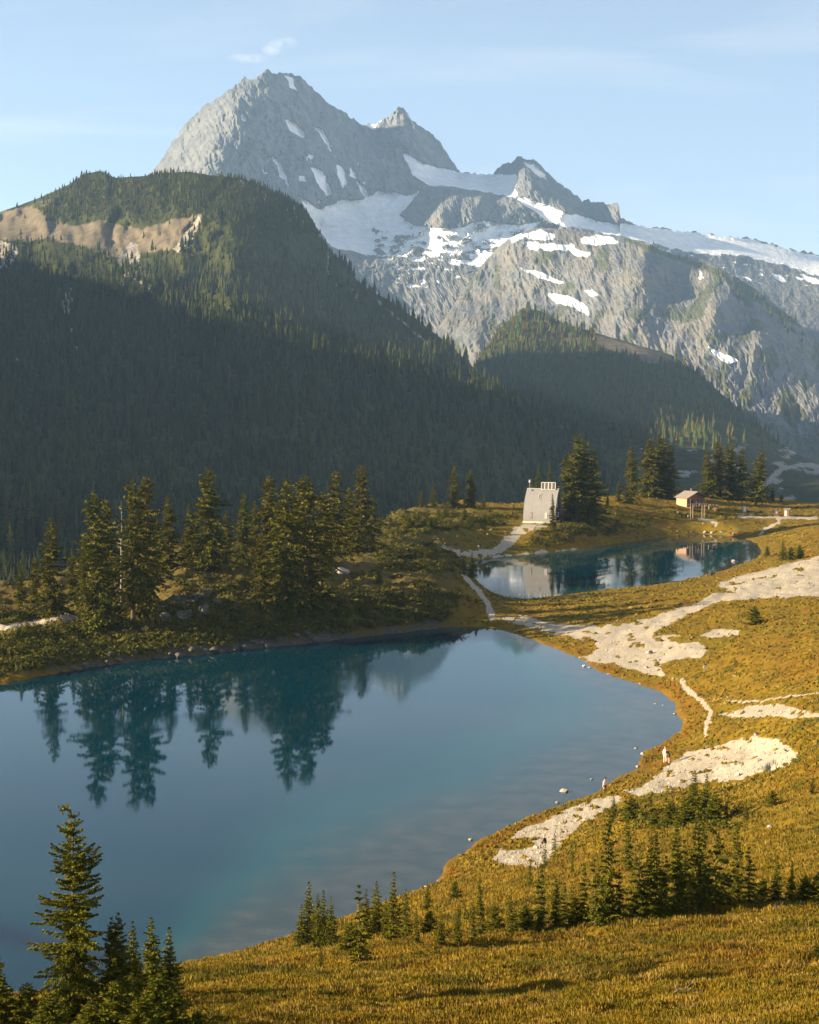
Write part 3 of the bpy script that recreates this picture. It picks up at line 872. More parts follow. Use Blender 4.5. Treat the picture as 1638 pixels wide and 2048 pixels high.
# --- the big forested hill on the left; unseen ridge added beyond to shade it
SKY_D = [(-2800, -440), (-2600, -390), (-2400, -330), (-2250, -240), (-2092, -220), (-1900, -120), (-1750, -110), (-1546, -10), (-1400, 60), (-1250, 120), (-1172, 135), (-1050, 190), (-901, 240), (-760, 310), (-600, 350), (-400, 400), (-200, 446), (-60, 438), (0, 424), (80, 395), (140, 368), (170, 347), (200, 342), (230, 356), (290, 352), (330, 345), (380, 344), (430, 352), (480, 355), (520, 370), (560, 388), (600, 408), (620, 432), (640, 468), (670, 510), (700, 535), (713, 560),
         (730, 575), (780, 602), (850, 652), (900, 690), (950, 738), (1000, 772), (1060, 810), (1120, 845), (1200, 888), (1300, 950), (1500, 1100)]
DD = rbf_px([(-2800, -440, 1050), (-2600, -390, 1100), (-2092, -220, 1300), (-1546, -10, 1600), (-1172, 135, 1900), (-901, 240, 2200), (-600, 350, 2480), (-400, 400, 2640), (-2092, 600, 900), (-1546, 600, 1200), (-1172, 600, 1500), (-2600, 1100, 420), (0, 424, 2680), (200, 342, 2620), (380, 344, 2440), (520, 370, 2420), (610, 420, 2480), (640, 470, 2480), (715, 570, 2400), (850, 652, 2180), (1000, 772, 1930), (1100, 832, 1790), (1200, 888, 1680), (1300, 950, 1560), (1500, 1100, 1000),
             (0, 520, 2330), (200, 440, 2440), (300, 500, 2270), (440, 440, 2200), (520, 520, 2080), (600, 560, 2200), (200, 640, 1960), (400, 640, 1950), (600, 660, 1950), (700, 700, 1940), (0, 700, 1830), (300, 800, 1580), (550, 790, 1560), (700, 800, 1620), (900, 800, 1760), (1000, 900, 1520),
             (0, 900, 1280), (400, 930, 1270), (800, 950, 1270), (1100, 980, 1350), (-300, 1050, 930), (0, 1050, 960), (400, 1050, 960), (800, 1050, 1010), (1200, 1050, 1150), (0, 1260, 560), (600, 1260, 560), (1200, 1260, 700),
             (-700, 700, 1650), (-700, 1100, 850), (-1500, 1200, 600)])


def depth_d(px, py):
    a = smooth(330, 420, py)
    g = -62 * ridged(px / 130 + 0.35 * py / 100 + 0.3 * fbm(px / 90, py / 90, 2), py / 230, 4, 0.5) - 24 * fbm(px / 34, py / 30, 4, 0.55)
    g = g + smooth(-150, -420, px) * 90 * fbm(px / 90, py * 0 + 2.2, 3)  # roughens the unseen ridge added for its shadow
    cl = smooth(40, 0, np.abs(py - sky_y(px, SKY_D) - 35)) * smooth(420, 520, px) * smooth(740, 700, px)
    return DD(px / 300, py / 300) + g * (0.5 + 0.5 * a) - 25 * cl * ridged(px / 22, py / 60, 3)


def forest_d(px, py):
    """how densely wooded the hill is, 0..1"""
    n = fbm(px / 70, py / 45, 4)
    f = smooth(480, 620, py) * 0.95 + 0.35
    crest = smooth(95, 30, py - sky_y(px, SKY_D)) * smooth(60, 160, px) * smooth(640, 560, px) * 0.9
    f = np.maximum(f, crest)
    f = np.maximum(f, smooth(30, 10, py - sky_y(px, SKY_D)) * smooth(760, 820, px) * 1.0)
    return np.clip(f + 0.7 * n, 0.02, 1) * (1 - tan_d(px, py))


def tan_d(px, py):
    wx, wy = px + 14 * fbm(px / 40, py / 25, 3), py + 9 * fbm(px / 40 + 4, py / 25, 3)
    t = np.zeros(px.shape)
    for p, k in (([(-120, 440), (60, 412), (100, 436), (150, 452), (200, 440), (280, 458), (340, 440), (400, 428), (392, 460), (340, 500), (290, 505), (250, 520), (190, 500), (100, 480), (0, 478), (-120, 500)], 0.95),
                 ([(60, 410), (120, 384), (140, 374), (120, 400), (80, 415)], 0.7)):
        t = np.maximum(t, k * smooth(12, -12, poly_sd(wx, wy, p)))
    return t


def attrs_d(px, py):
    wx, wy = px + 5 * fbm(px / 14, py / 14, 3), py + 5 * fbm(px / 14 + 4, py / 14, 3)
    r = np.zeros(px.shape)
    for p in ([(235, 520), (262, 482), (275, 490), (280, 530), (270, 560), (245, 550)], [(345, 500), (395, 432), (402, 440), (380, 490), (360, 505)], [(0, 480), (40, 500), (20, 530), (-30, 545)], [(120, 600), (140, 572), (146, 600), (138, 640), (120, 625)]):
        r = np.maximum(r, 0.9 * smooth(6, -4, poly_sd(wx, wy, p)))
    for p, w in (([(140, 640), (150, 680), (155, 700)], 4), ([(260, 545), (300, 580), (330, 610)], 3), ([(740, 590), (800, 640), (860, 690)], 3), ([(0, 710), (40, 720)], 2.5)):
        r = np.maximum(r, 0.75 * smooth(w * 1.6, w * 0.4, line_d(wx, wy, p)))
    r = np.maximum(r, 0.6 * smooth(0.1, 0.3, fbm(px / 18, py / 50, 3)) * smooth(80, 50, py - sky_y(px, SKY_D)) * smooth(440, 500, px) * smooth(760, 700, px))
    return {'tan': tan_d(px, py), 'rock': r, 'snow': px * 0}


terrain('forested_hill', np.concatenate([np.linspace(-2800, -60, 120)[:-1], np.arange(-60, 1260, 4), np.linspace(1262, 1500, 14)]), SKY_D, 1262, 190, depth_d, attrs_d, M_HILL, jag=0.5, back=350, fall=(0.85, 0.95))


# ------------------------------------------------------------------ far woods (reads as a mass)
def low_trees(base, h, w, col, seed):
    """merged little three-tier conifers; base (n,3)"""
    rng = np.random.default_rng(seed)
    n, S = len(base), 6
    V, Fc, C = [], [], []
    off = 0
    ang0 = rng.uniform(0, 6.28, n)
    lean = rng.normal(0, 0.02, (n, 2))
    for z0, z1, r in ((0.02, 0.50, 1.0), (0.30, 0.76, 0.72), (0.56, 1.0, 0.45)):
        ring = np.zeros((n, S + 1, 3))
        for k in range(S):
            a = ang0 + k * 2 * np.pi / S + rng.normal(0, 0.25, n)
            rr = w * r * rng.uniform(0.55, 1.2, n)
            ring[:, k, 0] = base[:, 0] + np.cos(a) * rr
            ring[:, k, 1] = base[:, 1] + np.sin(a) * rr
            ring[:, k, 2] = base[:, 2] + h * (z0 + rng.uniform(-0.07, 0.05, n))
        ring[:, S] = base
        ring[:, S, 0] += lean[:, 0] * h
        ring[:, S, 1] += lean[:, 1] * h
        ring[:, S, 2] = base[:, 2] + h * z1
        V.append(ring.reshape(-1, 3))
        C.append(np.repeat(col * rng.uniform(0.9, 1.1, (n, 1)), S + 1, 0))
        b = off + np.arange(n)[:, None] * (S + 1)
        for k in range(S):
            Fc.append(np.concatenate([b + k, b + (k + 1) % S, b + S], 1))
        off += n * (S + 1)
    return np.concatenate(V), np.concatenate(Fc), np.concatenate(C)


def scatter_px(n, x0, x1, y0, y1, dens, seed):
    rng = np.random.default_rng(seed)
    px, py = rng.uniform(x0, x1, n), rng.uniform(y0, y1, n)
    k = rng.uniform(0, 1, n) < dens(px, py)
    return px[k], py[k], rng


px_, py_, rng = scatter_px(27000, -160, 1240, 335, 1200, lambda a, b: forest_d(a, b) * (b > sky_y(a, SKY_D)) * (0.50 + 0.50 * smooth(950, 500, b)) * (b < 1040 + 160 * smooth(900, 700, a)), 11)
qx, qy, rq = scatter_px(5200, 40, 660, 338, 470, lambda a, b: (b > sky_y(a, SKY_D) + 1) * smooth(105, 60, b - sky_y(a, SKY_D)) * (1 - tan_d(a, b)) * smooth(60, 150, a), 15)
px_, py_ = np.concatenate([px_, qx]), np.concatenate([py_, qy])
D_ = depth_d(px_, py_)
x_, y_, z_ = at_depth(px_, py_, D_)
h_ = rng.uniform(8, 18, len(px_)) * (0.55 + 0.45 * smooth(380, 600, py_)) * (1 - 0.38 * smooth(760, 950, py_)) * (0.8 + 0.4 * smooth(-0.3, 0.3, fbm(px_ / 60, py_ / 60, 2)))
c_ = np.array((0.023, 0.028, 0.006)) * rng.uniform(0.7, 1.5, (len(px_), 1)) * (1 - 0.5 * smooth(980, 1080, py_))[:, None]  # lowest trees get a darker tint, standing in for valley shade
v, f, c = low_trees(np.stack([x_, y_, z_ - 0.6], 1), h_, h_ * rng.uniform(0.17, 0.27, len(px_)), c_, 21)
link('hillside_forest', mesh_from('hillside_forest', v, f, M_FOREST, False, colors={'tint': c}), label='dark conifer forest covering the big shaded hill', cat='forest', kind='stuff')


def dens_c(px, py):
    d = smooth(0.0, 0.35, fbm(px / 60, py / 40 + 2, 3) + 0.25) * (py > sky_y(px, SKY_C) + 1)
    d = d * smooth(890, 820, py + 0.10 * (1300 - px)) + 0.55 * (py < 900) * (py > sky_y(px, SKY_C) + 1)
    d = d * (1 - smooth(8, -2, poly_sd(px, py, [(1185, 662), (1230, 664), (1345, 706), (1350, 724), (1300, 730), (1240, 712), (1200, 694)])))
    return d * (1 - 0.75 * smooth(1380, 1480, px))


px_, py_, rng = scatter_px(6500, 880, 1660, 612, 960, dens_c, 12)
D_ = depth_c(px_, py_)
x_, y_, z_ = at_depth(px_, py_, D_)
h_ = rng.uniform(9, 21, len(px_))
c_ = np.stack([rng.uniform(0.03, 0.06, len(px_)), rng.uniform(0.04, 0.062, len(px_)), rng.uniform(0.010, 0.02, len(px_))], 1)
v, f, c = low_trees(np.stack([x_, y_, z_ - 0.6], 1), h_, h_ * rng.uniform(0.16, 0.25, len(px_)), c_, 22)
link('spur_forest', mesh_from('spur_forest', v, f, M_FOREST, False, colors={'tint': c}), label='hazy conifer forest on the spur right of the big hill', cat='forest', kind='stuff')
px_, py_, rng = scatter_px(420, 1240, 1610, 480, 690, lambda a, b: 1.0 * ((b - sky_y(a, SKY_B2)) < 40 * smooth(1240, 1500, a)) * (b > sky_y(a, SKY_B2) + 1), 13)
x_, y_, z_ = at_depth(px_, py_, depth_b2(px_, py_))
h_ = rng.uniform(12, 24, len(px_))
c_ = np.stack([rng.uniform(0.03, 0.05, len(px_)), rng.uniform(0.04, 0.055, len(px_)), rng.uniform(0.010, 0.02, len(px_))], 1)
v, f, c = low_trees(np.stack([x_, y_, z_ - 0.6], 1), h_, h_ * 0.22, c_, 23)
link('bluff_forest', mesh_from('bluff_forest', v, f, M_FOREST, False, colors={'tint': c}), label='thin line of conifers along the bluff crest', cat='forest', kind='stuff')


# ------------------------------------------------------------------ conifers
def frame_of(d):
    up = np.array([0, 0, 1.0])
    s = np.cross(d, up)
    s /= np.maximum(np.linalg.norm(s, axis=-1, keepdims=True), 1e-6)
    return s


def conifer_crown(seed, H, R, nb, spray, dens, shape=0.8, t0=0.03, ragged=0.5, whorl=0, droop=0.35, pal=((0.045, 0.060, 0.012), (0.105, 0.098, 0.020)), lean=0.0, tilt=1.0):
    rng = np.random.default_rng(seed)
    P, Dr, S = [], [], []
    for i in range(nb):
        t = (i + rng.uniform(0, 1)) / nb
        if whorl:
            t = (np.floor(t * whorl) + rng.normal(0.5, 0.13)) / whorl
            t = min(max(t, 0.0), 0.995)
        z = H * (t0 + (1 - t0) * t)
        az = rng.uniform(0, 2 * np.pi)
        prof = (1 - t) ** shape * (0.35 + 0.65 * min(1.0, t / 0.08)) + 0.025
        lump = float(fbm(np.array([az * 0.8 + seed]), np.array([t * 7.0]), 2)[0])
        L = R * prof * (1 + ragged * 1.3 * lump) * rng.uniform(0.62, 1.12)
        if L < 0.03 * R:
            L = 0.03 * R
        p0 = 0.55 * t ** 1.5 - 0.22 * (1 - t) + rng.normal(0, 0.10)
        nseg = max(2, int(L / (spray * 0.42)))
        r = (np.arange(nseg) + 0.6) / nseg
        d0 = np.array([math.cos(az), math.sin(az), 0])
        side = np.array([-d0[1], d0[0], 0])
        dz = L * (r * math.tan(p0) - droop * r ** 2 * (1 - t * 0.7) + 0.12 * r ** 4)
        ax = np.stack([d0[0] * r * L + lean * t * t * H, d0[1] * r * L, z + dz], 1)
        wid = 0.30 * L * (1 - r) + spray * 0.3
        k = max(1, int(dens))
        for q in range(k):
            u = rng.uniform(-1, 1, nseg)
            pp = ax + side * (u * wid)[:, None]
            pp[:, 2] += -np.abs(u) * wid * 0.30 + rng.normal(0, 0.12, nseg) * spray
            dd = d0 * 0.75 + side * (u * 0.9)[:, None] + rng.normal(0, 0.22, (nseg, 3))
            dd[:, 2] += math.sin(p0) * 0.5 - 0.25
            dd /= np.linalg.norm(dd, axis=1, keepdims=True)
            P.append(pp)
            Dr.append(dd)
            S.append(spray * rng.uniform(0.6, 1.25, nseg) * (0.55 + 0.45 * min(1, L / (0.35 * R))))
    P, Dr, S = np.concatenate(P), np.concatenate(Dr), np.concatenate(S)
    n = len(P)
    sd = frame_of(Dr)
    up = np.cross(sd, Dr)
    th = rng.normal(0, tilt, n)[:, None]
    wv = sd * np.cos(th) + up * np.sin(th)
    S1 = S[:, None]
    a = P - Dr * S1 * 0.35
    tip = P + Dr * S1 * 0.75
    tip[:, 2] -= S * 0.16
    m1 = P + Dr * S1 * 0.1 + wv * S1 * 0.34
    m2 = P + Dr * S1 * 0.1 - wv * S1 * 0.34
    V = np.stack([a, m1, tip, m2], 1).reshape(-1, 3)
    Fq = np.arange(4 * n).reshape(-1, 4)
    mixv = np.clip(rng.beta(2, 2, n) + 0.25 * fbm(P[:, 0] / R * 2, P[:, 2] / R * 2, 2), 0, 1)[:, None]
    C = np.array(pal[0]) * (1 - mixv) + np.array(pal[1]) * mixv
    C = np.repeat(C * rng.uniform(0.8, 1.2, (n, 1)), 4, 0)
    return V, Fq, C


def tube_arrays(pts, rad, S=7):
    pts = np.asarray(pts, float)
    V, Fq = [], []
    n = len(pts)
    for i in range(n):
        d = pts[min(i + 1, n - 1)] - pts[max(i - 1, 0)]
        d /= np.linalg.norm(d) + 1e-9
        ref = np.array([1.0, 0, 0]) if abs(d[0]) < 0.9 else np.array([0, 1.0, 0])
        u = np.cross(d, ref)
        u /= np.linalg.norm(u)
        w = np.cross(d, u)
        for k in range(S):
            a = 2 * np.pi * k / S
            V.append(pts[i] + (u * math.cos(a) + w * math.sin(a)) * rad[i])
    for i in range(n - 1):
        for k in range(S):
            Fq.append((i * S + k, i * S + (k + 1) % S, (i + 1) * S + (k + 1) % S, (i + 1) * S + k))
    return V, Fq


def trunk_mesh(name, H, r, seed, lean=0.0, mat=None):
    rng = np.random.default_rng(seed)
    n = 8
    ts = np.linspace(0, 1, n)
    pts = [(lean * t * t * H + rng.normal(0, 0.004) * H, rng.normal(0, 0.004) * H, -0.03 * H + t * H * 1.02) for t in ts]
    rad = [r * (1 - 0.93 * t) * (1.35 if i == 0 else 1) for i, t in enumerate(ts)]
    V, Fq = tube_arrays(pts, rad, 7)
    for b in range(9):
        t = 0.06 + 0.09 * b
        a = rng.uniform(0, 6.28)
        L = H * 0.10 * (1 - t) + 0.01 * H
        c = np.array((lean * t * t * H, 0, t * H))
        e = c + np.array((math.cos(a) * L, math.sin(a) * L, -0.25 * L))
        v2, f2 = tube_arrays([c, (c + e) / 2 + (0, 0, 0.05 * L), e], [r * 0.28 * (1 - t), r * 0.2 * (1 - t), r * 0.05], 5)
        o = len(V)
        V += v2
        Fq += [tuple(o + i for i in q) for q in f2]
    return mesh_from(name, V, Fq, mat or M_BARK, True)


PROTO = {}


def proto(key, H, R, nb, spray, dens, trunk_r, **kw):
    tr = kw.pop('parts', None)
    V, Fq, C = conifer_crown(kw.pop('seed'), H, R, nb, spray, dens, **kw)
    crown = mesh_from('crown_' + key, V, Fq, M_NEEDLE, False, colors={'tint': C})
    trunk = trunk_mesh('trunk_' + key, H * 0.97, trunk_r, hash(key) % 1000 if False else len(PROTO) + 5, kw.get('lean', 0.0))
    PROTO[key] = (crown, trunk, H, R)


OLD = ((0.020, 0.030, 0.004), (0.135, 0.128, 0.009))
OLDB = ((0.020, 0.030, 0.004), (0.140, 0.124, 0.010))
YOUNG = ((0.026, 0.038, 0.004), (0.142, 0.138, 0.009))
proto('old0', 20, 3.9, 190, 0.44, 4, 0.36, seed=1, shape=0.55, ragged=0.85, droop=0.45, pal=OLD)
proto('old1', 20, 3.5, 180, 0.43, 4, 0.34, seed=2, shape=0.50, ragged=1.0, droop=0.50, pal=OLDB)
proto('old2', 20, 4.4, 200, 0.45, 4, 0.38, seed=3, shape=0.62, ragged=0.75, droop=0.40, pal=OLD)
proto('old3', 20, 3.2, 160, 0.42, 4, 0.32, seed=4, shape=0.48, t0=0.14, ragged=1.1, droop=0.55, pal=OLDB)
proto('old4', 20, 4.0, 190, 0.43, 4, 0.36, seed=5, shape=0.75, ragged=0.6, droop=0.35, pal=OLD)
proto('fir0', 20, 3.0, 230, 0.40, 4, 0.30, seed=6, shape=0.85, ragged=0.45, droop=0.30, pal=OLD)
proto('fir1', 20, 3.4, 230, 0.40, 4, 0.30, seed=7, shape=0.70, ragged=0.55, droop=0.30, pal=OLD)
proto('young0', 4, 0.82, 210, 0.110, 3, 0.075, seed=8, shape=1.05, ragged=0.55, whorl=20, droop=0.15, pal=YOUNG)
proto('young1', 4, 0.66, 210, 0.105, 3, 0.070, seed=9, shape=0.9, ragged=0.6, whorl=22, droop=0.10, pal=YOUNG)
proto('young2', 4, 1.05, 220, 0.115, 3, 0.080, seed=10, shape=1.25, ragged=0.5, whorl=18, droop=0.12, pal=YOUNG)
proto('young3', 4, 0.52, 190, 0.100, 3, 0.065, seed=14, shape=0.75, ragged=0.7, whorl=24, droop=0.20, pal=YOUNG)
proto('young4', 4, 0.80, 95, 0.120, 5, 0.07, seed=31, shape=0.95, ragged=1.0, whorl=13, droop=0.28, pal=YOUNG)
proto('young5', 4, 0.95, 110, 0.120, 5, 0.075, seed=32, shape=1.4, ragged=0.9, whorl=14, droop=0.22, pal=YOUNG, lean=0.02)
proto('bushy', 2.2, 1.05, 130, 0.110, 4, 0.06, seed=12, shape=0.8, ragged=0.7, droop=0.0, pal=YOUNG)
proto('hero', 7.4, 1.45, 330, 0.105, 5, 0.13, seed=13, shape=0.58, ragged=1.15, whorl=25, droop=0.22, pal=YOUNG, lean=-0.012)
proto('hero1', 4.2, 0.95, 230, 0.09, 5, 0.08, seed=23, shape=0.8, ragged=0.9, whorl=22, droop=0.22, pal=YOUNG)

def nth(i):
    w = ('leftmost', 'second', 'third', 'fourth', 'fifth', 'sixth', 'seventh', 'eighth', 'ninth', 'tenth', 'eleventh', 'twelfth')
    t = w[i] if i < 12 else '%d%s' % (i + 1, {1: 'st', 2: 'nd', 3: 'rd'}.get((i + 1) % 10 if (i + 1) // 10 != 1 else 0, 'th'))
    return t, t if i == 0 else t + ' from left'


NTREE = [0]


def tree(name, key, loc, height, label, group=None, wide=1.0, cat='conifer', rot=None, sub=None):
    crown, trunk, H, R = PROTO[key]
    NTREE[0] += 1
    rnd = random.Random(NTREE[0] * 7.7)
    o = bpy.data.objects.new(name, None)
    o.empty_display_size = 0.3
    COL.objects.link(o)
    o.location = loc
    s = height / H
    o.scale = (s * wide, s * wide, s)
    o.rotation_euler = (rnd.gauss(0, 0.012), rnd.gauss(0, 0.012), rot if rot is not None else rnd.uniform(0, 6.28))
    tag(o, label, cat, group)
    for nm, d in (('crown', crown), ('trunk', trunk)):
        c = bpy.data.objects.new(nm, d)
        COL.objects.link(c)
        c.parent = o
    return o


def tree_d(name, key, px, d, top, label, group=None, wide=1.0, cat='conifer', minh=1.0):
    """tree at ground distance d in the column px, its tip at pixel row top"""
    x = (px - 819) / F * d
    z = float(ground_z(np.array([x]), np.array([d]))[0])
    ztop = at_depth(px, top, d)[2]
    return tree(name, key, (x, d, z - 0.05), max(minh, ztop - z), label, group, wide, cat)


def tree_p(name, key, px, py, top, label, group=None, wide=1.0, cat='conifer', rot=None):
    """tree standing on the near ground at pixel (px, py), tip at row top"""
    x, y, z = on_ground(px, py)
    ztop = at_depth(px, top, y)[2]
    return tree(name, key, (x, y, z - 0.03), max(0.5, ztop - z), label, group, wide, cat, rot)


G_GROVE = 'old conifers of the wooded knoll'
for key, px, d, top, wide, lab in [
    ('old4', 97, 277, 1035, 1.05, 'broad ragged conifer at the left end of the wooded knoll'),
    ('fir0', 36, 286, 1128, 1.2, 'small conifer nearest the left picture edge on the far bank'),
    ('fir1', 66, 290, 1112, 1.1, 'small conifer just left of the broad ragged conifer'),
    ('old0', 188, 266, 985, 0.9, 'tall dark conifer above the rocky point, left of the dead snag'),
    ('old3', 216, 276, 1000, 0.85, 'thin brownish conifer touching the dead snag on its left'),
    ('old3', 264, 270, 962, 0.9, 'left of two tall bare-stemmed conifers beside the dead snag'),
    ('old1', 290, 274, 955, 0.9, 'right of two tall bare-stemmed conifers beside the dead snag'),
    ('fir1', 338, 304, 992, 1.2, 'medium conifer behind the grassy mound, right of the bare-stemmed pair'),
    ('fir0', 374, 312, 1008, 1.2, 'shorter conifer tucked left of the tall conifer on the mound'),
    ('old0', 415, 304, 937, 1.15, 'tallest conifer crowning the grassy mound of the knoll'),
    ('old4', 482, 312, 984, 1.0, 'conifer right of the mound with a thick bulging crown'),
    ('fir0', 508, 320, 1000, 1.2, 'slim conifer close right of the bulging-crowned one'),
    ('old3', 538, 326, 952, 1.05, 'tall slim conifer left of the massive dark pair'),
    ('fir1', 522, 292, 1068, 1.2, 'low conifer at the foot of the massive dark pair, left side'),
    ('old2', 572, 283, 957, 0.95, 'left of the massive dark pair of conifers over the lake'),
    ('old0', 612, 288, 953, 1.15, 'right of the massive dark pair of conifers over the lake'),
    ('old3', 642, 298, 985, 1.2, 'dark conifer leaning against the right side of the massive pair'),
    ('old1', 672, 350, 942, 1.1, 'left one of the trio of tall conifers right of the massive pair'),
    ('fir1', 697, 360, 975, 1.2, 'shorter middle one of the trio right of the massive pair'),
    ('old1', 724, 365, 930, 1.1, 'right one of the trio of tall conifers, highest tip of the grove'),
    ('fir0', 745, 376, 985, 1.2, 'low conifer at the right end of the grove'),
    ('fir0', 142, 296, 1095, 1.2, 'small conifer between the broad ragged one and the tall dark one'),
    ('old4', 452, 322, 1020, 1.0, 'conifer half hidden behind the tallest one on the mound'),
    ('fir1', 312, 312, 1040, 1.2, 'conifer in the gap behind the bare-stemmed pair'),
    ('old4', 166, 290, 1062, 0.9, 'lower conifer hugging the tall dark one on its left side'),
    ('fir1', 236, 298, 1048, 1.1, 'conifer behind the dead snag'),
    ('fir0', 392, 322, 1030, 1.2, 'conifer peeking out left behind the tallest one on the mound'),
    ('old4', 556, 318, 1000, 1.0, 'conifer filling the gap left behind the massive dark pair'),
    ('old2', 594, 322, 978, 0.9, 'conifer standing directly behind the massive dark pair'),
    ('old4', 660, 335, 1010, 1.0, 'conifer in the gap between the massive pair and the trio'),
    ('fir1', 710, 348, 1010, 1.3, 'low full conifer in front of the trio'),
]:
    tree_d('conifer', key, px, d, top, lab, G_GROVE, wide * 1.10)

G_HUT = 'conifers on the plateau behind the far lake'
for key, px, d, top, wide, lab in [
    ('fir1', 843, 478, 978, 1.0, 'leftmost small conifer on the meadow left of the hut'),
    ('fir0', 867, 480, 962, 1.0, 'second conifer on the meadow left of the hut'),
    ('fir1', 908, 482, 932, 1.05, 'tall conifer on the meadow, left one of the higher pair left of the hut'),
    ('fir1', 942, 484, 938, 1.05, 'tall conifer on the meadow, right one of the higher pair left of the hut'),
    ('fir0', 968, 488, 985, 1.0, 'small conifer right of the higher pair on the meadow'),
    ('fir1', 1062, 492, 955, 0.9, 'conifer directly behind the arched roof of the hut'),
    ('fir0', 1076, 496, 934, 0.85, 'slim conifer rising behind the roof ridge of the hut'),
    ('fir0', 1100, 494, 922, 0.6, 'thin spire of a conifer between the solar panels and the huge tree'),
    ('old2', 1140, 470, 905, 1.0, 'left flank tree of the huge clump right of the hut'),
    ('old2', 1160, 474, 868, 1.15, 'highest tree of the huge clump right of the hut'),
    ('old4', 1186, 472, 898, 1.15, 'right flank tree of the huge clump right of the hut'),
    ('fir0', 1108, 446, 988, 0.75, 'dark narrow spire standing in front of the hut corner'),
    ('fir0', 1216, 500, 985, 1.0, 'small conifer right of the huge clump'),
    ('fir0', 1238, 512, 962, 1.1, 'lower conifer at the left of the group behind the far lake'),
    ('old4', 1262, 512, 890, 0.75, 'slender tall conifer left of the dense trio behind the far lake'),
    ('old2', 1298, 538, 878, 0.85, 'left tree of the dense trio behind the far lake'),
    ('old2', 1318, 542, 872, 0.9, 'middle and highest tree of the dense trio behind the far lake'),
    ('old4', 1340, 540, 888, 0.95, 'right tree of the dense trio behind the far lake'),
    ('old4', 1414, 560, 900, 0.95, 'left tree of the clump right of the brown cabin'),
    ('fir1', 1438, 562, 880, 1.0, 'pointed tree second from the left in the clump right of the cabin'),
    ('old2', 1460, 566, 886, 0.9, 'dark wide tree in the middle of the clump right of the cabin'),
    ('old4', 1484, 562, 896, 0.8, 'right tree of the clump right of the cabin'),
    ('old4', 1520, 560, 898, 0.95, 'separate conifer between the cabin clump and the notice shelter'),
    ('fir0', 1506, 560, 940, 1.0, 'lower conifer leaning on the separate one near the notice shelter'),
    ('fir1', 1546, 565, 975, 1.2, 'short conifer behind the notice shelter'),
    ('fir1', 1564, 566, 988, 1.2, 'shortest conifer at the right end of the plateau trees'),
]:
    tree_d('conifer', key, px, d, top, lab, G_HUT, wide * (1.25 if px < 1230 else 1.5))

# trees out in the valley behind the grove
G_VAL = 'hazy conifers in the valley behind the grove'
VAL = [(14, 1075, 968), (40, 1090, 1000), (62, 1060, 962), (22, 1130, 1040), (118, 1060, 975), (122, 1090, 1010), (152, 1075, 1010), (172, 1060, 985), (186, 1050, 962), (262, 1010, 932), (300, 1000, 925), (312, 1015, 945), (348, 985, 924), (325, 1010, 975),
                                   (445, 985, 945), (516, 990, 952), (578, 985, 930), (600, 985, 950), (768, 1000, 948), (778, 1005, 962), (12, 1180, 1092), (48, 1190, 1095), (30, 1220, 1130), (70, 1180, 1110), (240, 1060, 985), (410, 1010, 955), (655, 1010, 960), (800, 1010, 975)]
VORD = {k: r for r, k in enumerate(sorted(range(len(VAL)), key=lambda q: VAL[q][0]))}
for i, (px, py, top) in enumerate(VAL):
    D = float(depth_d(np.array([px * 1.0]), np.array([py * 1.0]))[0])
    x, y, z = at_depth(px, py, D)
    tree('valley_conifer', ('fir0', 'fir1', 'fir0', 'old4')[i % 4], (x, y, z - 0.5), (py - top) * D / F, 'slim hazy conifer in the valley behind the grove, %s of that row' % nth(VORD[i])[1], G_VAL, 0.75)

# sunlit trees standing clear on the big hill
G_HILL = 'single conifers catching light on the big hill'
HIL = [(375, 668, 615), (365, 660, 628), (388, 672, 632), (458, 590, 558), (478, 600, 572), (488, 602, 570), (402, 620, 595), (425, 640, 608), (445, 648, 612), (530, 560, 535), (530, 625, 598), (215, 590, 540), (225, 596, 552), (238, 602, 562), (165, 580, 555), (345, 575, 545),
                                   (205, 575, 548), (430, 700, 670), (495, 690, 655), (575, 740, 705), (560, 730, 700), (610, 760, 725), (640, 750, 715), (680, 740, 700), (350, 720, 690), (712, 770, 735), (460, 770, 728), (520, 720, 690), (560, 680, 650), (408, 452, 420), (398, 468, 436), (372, 590, 560)]
HORD = {k: r for r, k in enumerate(sorted(range(len(HIL)), key=lambda q: HIL[q][0]))}
for i, (px, py, top) in enumerate(HIL):
    D = float(depth_d(np.array([px * 1.0]), np.array([py * 1.0]))[0])
    x, y, z = at_depth(px, py, D)
    tree('hill_conifer', ('fir0', 'fir1')[i % 2], (x, y, z - 0.5), (py - top) * D / F, 'conifer standing clear on the slope of the big hill, %s of these' % nth(HORD[i])[1], G_HILL, 0.9)

# foreground trees
hero = tree_p('conifer', 'hero', 148, 2035, 1628, 'tall lone-tipped young conifer rising over the lake at lower left', None, 1.0, rot=0.4)
ld, lf = tube_arrays([(-0.09, 0, 7.25), (-0.13, 0.0, 7.48), (-0.26, 0.02, 7.60), (-0.42, 0.03, 7.63), (-0.55, 0.03, 7.58)], [0.03, 0.026, 0.02, 0.014, 0.006], 5)
hero.rotation_euler[2] = 0.0
lead = link('leader_shoot', mesh_from('leader_shoot', ld, lf, M_BARK, True), hero)
rg = np.random.default_rng(3)
lt = rg.uniform(0, 1, 70)
lp = np.stack([np.interp(lt, [0, .3, .6, 1], [-0.1, -0.18, -0.34, -0.55]), rg.normal(0, 0.02, 70), np.interp(lt, [0, .3, .6, 1], [7.3, 7.53, 7.61, 7.58])], 1)
la = rg.normal(0, 1, (70, 3)) * 0.05
lb = rg.normal(0, 1, (70, 3)) * 0.025
